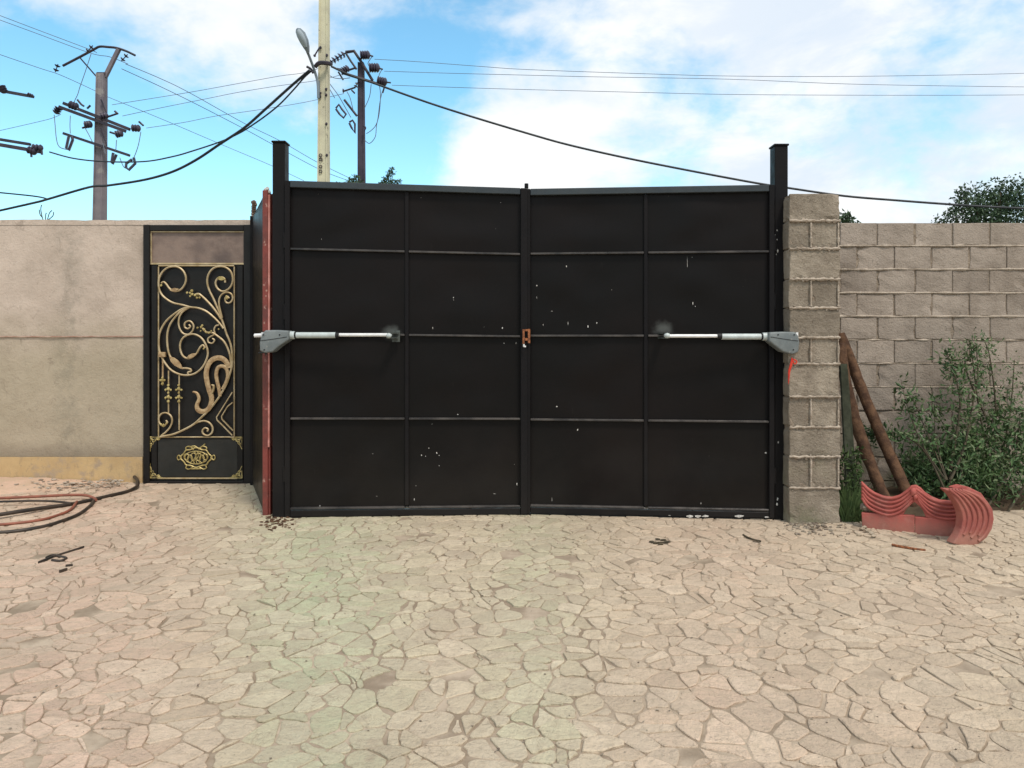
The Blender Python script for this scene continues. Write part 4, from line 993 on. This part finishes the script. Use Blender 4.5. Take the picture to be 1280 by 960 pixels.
gtube([(96,627,.03),(88,637,.022),(72,644),(50,650),(10,655),(-30,657)], .011, 'hose', 'hose_red', 'thin brownish red hose looping between the two black hoses', 'hose', .016, 'hoses on the sand heap')
gtube([(-30,624,.05),(40,621,.05),(80,619,.05),(105,619,.045),(116,622,.035),(120,625,.03)], .012, 'hose', 'hose_red', 'straight brownish red hose lying uppermost along the sand heap', 'hose', .05, 'hoses on the sand heap')
gtube([(-30,628,.045),(40,626,.045),(70,627,.04),(90,629,.03)], .009, 'hose', 'hose_black', 'short thin dark hose lying just below the straight red hose', 'hose', .04, 'hoses on the sand heap')
t = thing('iron_rod_scrap', 'bent iron rod with a looped wire end lying on the paving at the far left', 'scrap', G(70, 695))
m = MB(); m.tube([G(104.5, 683.5, .014), G(85, 690, .012), G(66, 696, .012), G(49, 703, .012)], [.007, .008, .009, .010], 6); m.build('rod', 'hose_black', t)
m = MB(); m.tube(smoothline([G(58, 697, .014), G(66, 694, .014), G(78, 696, .014), G(83, 698, .014), G(75, 701, .014), G(65, 700, .014)], 4), .008, 6); m.build('loop', 'hose_black', t)
for pts, lab in (([(74.5, 714.5), (83.5, 711.5)], 'short dark metal offcut lying below the bent iron rod'), ([(82, 707.5), (91, 706.5)], 'tiny brown metal offcut lying right below the looped end of the iron rod')):
    m = MB(); m.bar(G(*pts[0], .014), G(*pts[1], .014), .016, .012); tag(m.build('metal_offcut', 'hose_black', origin=G(*pts[0])), lab, 'scrap', 'metal offcuts at the far left')
gtube([(929,668.5),(934,671.5),(942,674.5),(951,676.5)], .007, 'stick', 'twig', 'thin dark curved stick on the paving in front of the right gate post', 'stick', .016)
t = gtube([(1115,681),(1130,684),(1145,686.5),(1157,688)], .009, 'iron_bolt', 'rust', 'thin rusty bolt lying on the ground in front of the pink edging', 'bolt', .014)
m = MB()
for k, (px, py) in enumerate([(815,677),(822,674),(829,675),(833,677),(820,679),(826,680)]): m.blob(G(px, py, .014), .013, k, (1.6, 1, .6), 1, .7)
m.tube([G(814, 678, .014), G(838, 677.5, .014)], .005, 5)
tag(m.build('dry_leaf', 'twig', origin=G(822, 677)), 'crumpled brown dry leaf on the paving in front of the right gate leaf', 'leaf')
m = MB(); rl2 = random.Random(9)
for k in range(150):
    px = rl2.triangular(975, 1062, 1005); py = rl2.triangular(650, 672, 654); m.blob(G(px, py, .012), rl2.uniform(.003, .014), k, (1.5, 1, .7), 1, .7)
tag(m.build('gravel', 'pebble', origin=G(1010, 658), kind='stuff'), 'loose gravel and mortar crumbs at the foot of the block pier', 'gravel')
m = MB()
for k in range(90):
    px = rl2.triangular(325, 372, 342); py = rl2.triangular(645, 664, 650); m.blob(G(px, py, .011), rl2.uniform(.003, .012), k, (1.5, 1, .6), 1, .7)
tag(m.build('rust_crumbs', 'bark', origin=G(345, 652), kind='stuff'), 'dark rusty crumbs on the paving at the foot of the left gate post', 'debris')
m = MB()
for k, (px, py) in enumerate([(1078,661),(1084,663),(1088,665),(1092,670),(1081,659),(1090,667),(1074,669)]): m.blob(G(px, py, .016), .016, k, (1.5, 1, .7), 1, .6)
tag(m.build('stone_chips', 'dust', origin=G(1084, 664), kind='stuff'), 'few grey stone chips at the left corner of the pink edging', 'rubble')
m = MB()
for k in range(420):
    px = rl2.uniform(0, 1280); Y = rl2.uniform(2.5, 6.2); m.blob((px2x(px, Y), Y, .010), rl2.uniform(.0015, .005), k, (1.3, 1, .6), 0, .6)
tag(m.build('grit', 'pebble', origin=(0, 4, 0), kind='stuff'), 'fine dark grit scattered across the crazy paving', 'grit')

# ================================================================ POLES
def V(px, py, Y, y=0.0): return P(px, py, Y) + Vector((0, y, 0))
def discs(m, a, b, n, r):
    a, b = Vector(a), Vector(b); d = (b - a).normalized()
    for k in range(n):
        c = a.lerp(b, (k + .5) / n); m.tube([c - d * r * .28, c + d * r * .10, c + d * r * .35], [r, r * .75, r * .25], 9)
    m.tube([a, b], r * .18, 5)
def pole_shaft(m, px0, py0, px1, py1, w0, w1, Y, square=True):
    b = Vector((px2x(px1, Y), Y, -.05)); t_ = P(px0, py0, Y)
    n = 4 if square else 12; pts = [b.lerp(t_, k / 8) for k in range(9)]
    m.tube(pts, [(w1 + (w0 - w1) * k / 8) * (0.7071 if square else .5) for k in range(9)], n)
    if square:
        o = len(m.v) - 9 * 4; ax = 0
# ---- left pole
YL = 22.0
pl_ = thing('utility_pole', 'grey concrete utility pole with a bowed top arm, standing behind the plaster wall', 'utility pole', (px2x(123, YL), YL, 0), 'utility poles')
def sq_shaft(px0, py0, px1, w0, w1, Y, mt, par):
    m = MB(); b = Vector((px2x(px1, Y), Y, -.05)); t_ = P(px0, py0, Y)
    vs = []
    for c, w_ in ((b, w1), (t_, w0)):
        vs += [c + Vector((a * w_ / 2, bb * w_ / 2, 0)) for a, bb in ((-1, -1), (1, -1), (1, 1), (-1, 1))]
    m.add(vs, [(3, 2, 1, 0), (4, 5, 6, 7), (0, 1, 5, 4), (1, 2, 6, 5), (2, 3, 7, 6), (3, 0, 4, 7)])
    # fluted front face, two raised edges
    for s in (-1, 1): m.bar(b + Vector((s * w1 * .42, -w1 / 2 - .01, 0)), t_ + Vector((s * w0 * .42, -w0 / 2 - .01, 0)), w0 * .16, .03)
    return m.build('shaft', mt, par)
sq_shaft(127.5, 93, 122, .22, .345, YL, 'pole_concrete', pl_)
def L_(px, py, y=0): return V(px, py, YL, y)
m = MB(); m.tube(smoothline([L_(*p) for p in ((78.5,82.3),(99.4,71.4),(117,62),(124.4,58.3),(135,58.8),(146,60),(158,64),(169,69.3))], 3), .035, 6); m.build('top_arm', 'iron_dark', pl_, smooth=True)
m = MB(); m.bar(L_(131.5,96), L_(148.5,61.5), .10, .10); m.build('arm_stand', 'pole_concrete', pl_)
m = MB(); m.bar(L_(122.5,98), L_(99.8,72), .035, .035); m.build('brace', 'iron_dark', pl_)
m = MB(); m.tube([L_(122,93,-.02), L_(133,93,-.02)], .06, 6); m.build('top_clamp', 'iron_dark', pl_)
for (a, b) in (((85,132),(167,164.4)), ((79.7,136.5),(161.7,166.6)), ((85,169.3),(166.6,196.6))):
    m = MB(); m.bar(L_(*a, -.22), L_(*b, -.22), .085 if a[1] < 160 else .07, .09); m.build('crossarm', 'iron_dark', pl_)
for a, b in (((131,127),(139,147)), ((131,163),(138,184))):
    m = MB(); m.bar(L_(*a, -.2), L_(*b, -.2), .035, .035); m.build('brace', 'iron_dark', pl_)
for a, b, n_, r in (((79,84),(75.5,94),2,.085), ((122,61),(114,70),2,.085), ((165,72),(157,80.5),2,.085), ((80,138),(76,145),3,.12), ((94,134),(104,137.5),3,.12), ((113,159),(121,158),3,.11), ((132,149),(141,147),3,.10), ((151,171),(159,169),3,.11), ((171,163),(181,163.5),3,.11)):
    m = MB(); discs(m, L_(*a, -.25), L_(*b, -.25), n_, r); m.build('insulator', 'insulator', pl_, smooth=True)
for pts in ([(141,149),(147,147),(153,145)], [(149,142),(153,145.5)], [(179,155),(184.5,160)], [(143,168),(152,171)], [(109,163),(113,162)], [(103,128),(108,134),(111,136)], [(115,139),(119,135)]):
    m = MB(); m.tube([L_(*p, -.25) for p in pts], .03, 5); m.build('bracket', 'iron_dark', pl_)
for pts in ([(75,147),(76,158),(78,178),(82,187),(92,190)], [(95,148),(94.5,160),(95,170)], [(152,178),(151,192)], [(182,168),(179,184),(175,196),(172,202)], [(101,128),(100,133),(104,140)], [(120.5,72),(113,95),(107,112),(104,122),(101,128)], [(113,163),(118,172),(122,180)], [(135,182),(138,195)], [(156,200),(160,210),(163,213)]):
    m = MB(); m.tube(smoothline([L_(*p, -.28) for p in pts], 4), .012, 4); m.build('jumper_wire', 'wire_grey', pl_)
for pts in ([(93,174),(90,188),(93,191),(98,178),(97,173)], [(148,194),(146,206),(147,208),(152,196)], [(171,202),(164,207),(163.5,212),(167,215),(175,207),(173,200)]):
    m = MB(); m.tube([L_(*p, -.28) for p in pts], .042, 5); m.build('fuse_cutout', 'insulator', pl_)
# ---- pole just outside the frame on the left, its arm ends in view
YO = 21.0
po = thing('utility_pole', 'utility pole at the left edge with only its arm ends and insulators showing', 'utility pole', (px2x(-22, YO), YO, 0), 'utility poles')
sq_shaft(-22, 95, -26, .22, .33, YO, 'pole_concrete', po)
def O_(px, py, y=0): return V(px, py, YO, y)
for a, b, r in (((-40,108),(48,124),.07), ((-60,172),(56,192),.09), ((-60,166),(44,183),.07)):
    m = MB(); m.bar(O_(*a, -.22), O_(*b, -.22), r, .09); m.build('crossarm', 'iron_dark', po)
for a, b, r in (((43,190),(53,193),.11), ((48,187),(61,188),.10), ((42,121),(49,124),.05), ((10,112),(14,120),.10)):
    m = MB(); discs(m, O_(*a, -.25), O_(*b, -.25), 3, r); m.build('insulator', 'insulator', po, smooth=True)
for a, b in (((46,192),(46.5,199)), ((59,190),(59.5,196))):
    m = MB(); m.tube([O_(*a, -.25), O_(*b, -.25)], .03, 5); m.build('bracket', 'iron_dark', po)
# ---- dark pole in the middle
YR = 26.0
pr = thing('utility_pole', 'dark utility pole with a tangle of insulators, just right of the cream pole', 'utility pole', (px2x(452.5, YR), YR, 0), 'utility poles')
sq_shaft(451.5, 79, 453, .20, .30, YR, 'pole_dark', pr)
def R_(px, py, y=0): return V(px, py, YR, y)
for pts, r in (([(433.5,68),(444,66.6),(453,80),(467,103)], .055), ([(433.5,68.5),(440,79),(447,89)], .04), ([(431,94),(447,99),(474,107.5)], .05), ([(432,92),(447,87)], .035), ([(432,127),(447.5,147)], .045), ([(431,116.5),(446,111.5)], .03), ([(441,115),(445,119)], .03)):
    m = MB(); m.tube([R_(*p, -.2) for p in pts], r, 6); m.build('arm', 'iron_dark', pr)
for a, b, n_, r in (((414,82),(433,70),5,.13), ((428,93),(438,88),4,.14), ((453,72.5),(464,72),4,.16), ((464,88),(476,88),4,.17), ((474,104),(485,106),4,.16), ((430,116.5),(433,116.5),1,.08), ((424,88),(431,93),1,.06), ((446,112),(449,106),2,.08)):
    m = MB(); discs(m, R_(*a, -.25), R_(*b, -.25), n_, r); m.build('insulator', 'insulator', pr, smooth=True)
for pts in ([(462,72),(468,74)], [(475,88.5),(480,90)], [(484,106),(490,106.5)], [(425,93),(431,103)], [(484,106),(482,112),(480,119)]):
    m = MB(); m.tube([R_(*p, -.25) for p in pts], .03, 5); m.build('bracket', 'iron_dark', pr)
for pts in ([(467,75),(462,83),(465,88)], [(479,91),(476,97),(475,102)], [(466,109),(464,124),(458,138)], [(476,110),(477.5,122),(476,145),(472,159),(466,166),(460,170)], [(480,117),(477,130),(474.5,150),(472.5,161),(471,174),(464,182),(458,178)],
            [(413,97),(420,101),(430,102),(440,101)], [(413,106),(425,122),(432,134),(441,150)], [(436,118),(440,126),(444,142)], [(412,110),(421,126)]):
    m = MB(); m.tube(smoothline([R_(*p, -.3) for p in pts], 4), .013, 4); m.build('jumper_wire', 'wire_grey', pr)
for pts in ([(422.5,138.7),(426,134),(430,140),(435,146),(432,150.6),(427,146),(422.5,139.5)], [(439,156),(443,153.5),(446,158),(446,169.6),(442,163),(439,157)], [(457,160),(459,163),(457,167)]):
    m = MB(); m.tube([R_(*p, -.3) for p in pts], .038, 5); m.build('fuse_cutout', 'insulator', pr)
# ---- cream lamp pole
YC = 18.0
pc = thing('street_lamp', 'tall cream concrete street lamp pole with a single grey lamp head on its left', 'street lamp', (px2x(404, YC), YC, 0))
sq_shaft(405.8, -70, 403.6, .20, .295, YC, 'pole_cream', pc)
def C_(px, py, y=0): return V(px, py, YC, y)
m = MB(); m.tube(smoothline([C_(400.5,126,-.19), C_(400,108,-.20), C_(397,95,-.22), C_(393,80,-.4), C_(391,74,-.5)], 4), .032, 7); m.build('lamp_arm', 'lamp_grey', pc, smooth=True)
c = [C_(392.5,76,-.5), C_(391,70,-.55), C_(389,64,-.6), C_(386,57,-.66), C_(383,52.5,-.7), C_(381.5,51,-.72)]
m = MB(); m.tube(c, [.03, .075, .105, .11, .075, .02], 12); lh = m.build('lamp_head', 'lamp_grey', pc, smooth=True)
m = MB(); m.tube([p + Vector((.0, -.045, -.02)) for p in c[1:5]], [.04, .08, .085, .05], 10); m.build('lamp_glass', 'lamp_glass', lh, smooth=True)
m = MB(); m.tube(smoothline([C_(397.5,88,-.25), C_(403,84.5,-.3), C_(411,83.5,-.25), C_(415,82,-.1)], 4), .05, 6); m.build('cable_clamp', 'iron_dark', pc)
m = MB(); m.tube(smoothline([C_(387,88,-.25), C_(392,91,-.25), C_(395,96,-.25)], 3), .03, 5); m.build('hook', 'iron_dark', pc); m = MB(); m.tube([C_(396,73.5,-.2), C_(401.5,63,-.17)], .018, 5); m.blob(C_(396,73.5,-.2), .035, 1); m.build('hook', 'iron_dark', pc)
for px, py in ((401.8,119),(402,123),(409.5,114),(409.5,121),(409.8,157),(410.3,196),(402.5,62.5),(410.5,72)): m = MB().blob(C_(px, py, -.15), .035, int(py), (1, .8, 1.2), 1); m.build('step_bolt', 'iron_dark', pc)
m = MB(); m.bar(C_(400.5,104,-.16), C_(401,118,-.16), .05, .03); m.build('conduit', 'lamp_grey', pc)
for py in (196, 201, 210, 216): m = MB(); m.tube([C_(402.6 + 1.8 * math.cos(a), py + 1.9 * math.sin(a), -.148) for a in [k * math.pi / 4 for k in range(9)]], .010, 4); m.build('stencil_mark', 'iron_dark', pc)

# ================================================================ WIRES
def wire(pts, Y0, Y1, r, label, mt='wire_grey', name='power_line', cat='power line', group='thin power lines'):
    n = len(pts); xs = [p[0] for p in pts]; a, b = xs[0], xs[-1]
    c = smoothline([P(px, py, Y0 + (Y1 - Y0) * (px - a) / (b - a)) for px, py in pts], 6)
    m = MB(); m.tube(c, r, 5); return tag(m.build(name, mt, origin=c[0], smooth=True), label, cat, group)
wire([(-30,270),(41,254),(60,249),(112,234),(135,232),(180,225),(215,215),(245,200),(275,180),(305,160),(330,138),(350,120),(368,104),(387,88)], 21.7, 17.8, .034, 'thick black cable sagging from the cream lamp pole across the left utility pole', 'cable_black', 'cable', 'cable', 'heavy black cables')
wire([(62,190),(92,198),(130,202),(180,202),(215,196),(240,189),(276,177),(300,166),(316,156),(333,144),(350,130),(368,111),(380,97),(389,89)], 20.8, 17.8, .020, 'thinner black cable sagging from the lamp pole to the insulators at the left edge', 'cable_black', 'cable', 'cable', 'heavy black cables')
wire([(414,83),(440,95),(467,104),(500,116),(540,130),(590,146),(660,167),(710,181),(780,197),(860,213),(940,228),(985,235),(1055,245),(1120,250.5),(1180,255),(1226,258),(1330,263)], 17.8, 16.2, .026, 'black cable sloping right from the lamp pole over the gate to the right hand tree', 'cable_black', 'cable', 'cable', 'heavy black cables')
wire([(-30,238),(41,245),(60,249)], 21.5, 21.2, .022, 'short black cable joining the thick sagging cable at the left edge', 'cable_black', 'cable', 'cable', 'heavy black cables')
wire([(-30,8),(41,35),(110,61),(121,66)], 24, 22, .010, 'thin power line reaching the bowed arm from the upper left, upper of the pair')
wire([(-30,14),(41,40),(112,66),(137,71),(160,80)], 24, 22, .010, 'thin power line reaching the bowed arm from the upper left, lower of the pair')
wire([(157,80),(200,98),(237,116),(305,154),(350,176),(397,203),(440,224)], 22, 30, .011, 'thin power line descending right from the right tip of the bowed arm')
wire([(152,86),(200,108),(245,130),(307,162),(340,180),(400,212),(436,226)], 22, 30, .011, 'thin power line descending right just below the line from the arm tip')
wire([(-30,58),(49,85),(76,94),(120,114),(132,120),(205,150),(280,182),(337,206),(380,226)], 22, 29, .010, 'lowest thin power line crossing behind the left utility pole')
wire([(140,131),(190,123),(245,114),(300,104),(350,95),(388,89),(432,71)], 22, 26, .009, 'topmost thin power line linking the left and the dark utility poles')
wire([(153,145),(200,135),(255,124),(300,115),(350,107),(400,100),(428,93)], 22, 26, .009, 'middle thin power line linking the left and the dark utility poles')
wire([(183,160),(230,153),(270,145),(325,137),(380,128),(430,117)], 22, 26, .009, 'lowest thin power line linking the left and the dark utility poles')
wire([(-30,170),(49,152),(67,147),(76,143)], 21.5, 22, .008, 'faint thin power line from the left utility pole out of the left edge')
wire([(468,74),(520,77),(600,83),(660,87),(800,92),(910,95),(1060,95.5),(1226,93),(1330,90)], 26, 30, .010, 'topmost thin power line running right from the dark utility pole')
wire([(480,89),(560,91.5),(660,94),(740,96),(910,99),(1060,105),(1226,108),(1330,109)], 26, 30, .010, 'middle thin power line running right from the dark utility pole')
wire([(490,106.5),(560,109),(660,112),(800,115.5),(910,118),(1060,119),(1226,119),(1330,118)], 26, 30, .010, 'lowest thin power line running right from the dark utility pole')
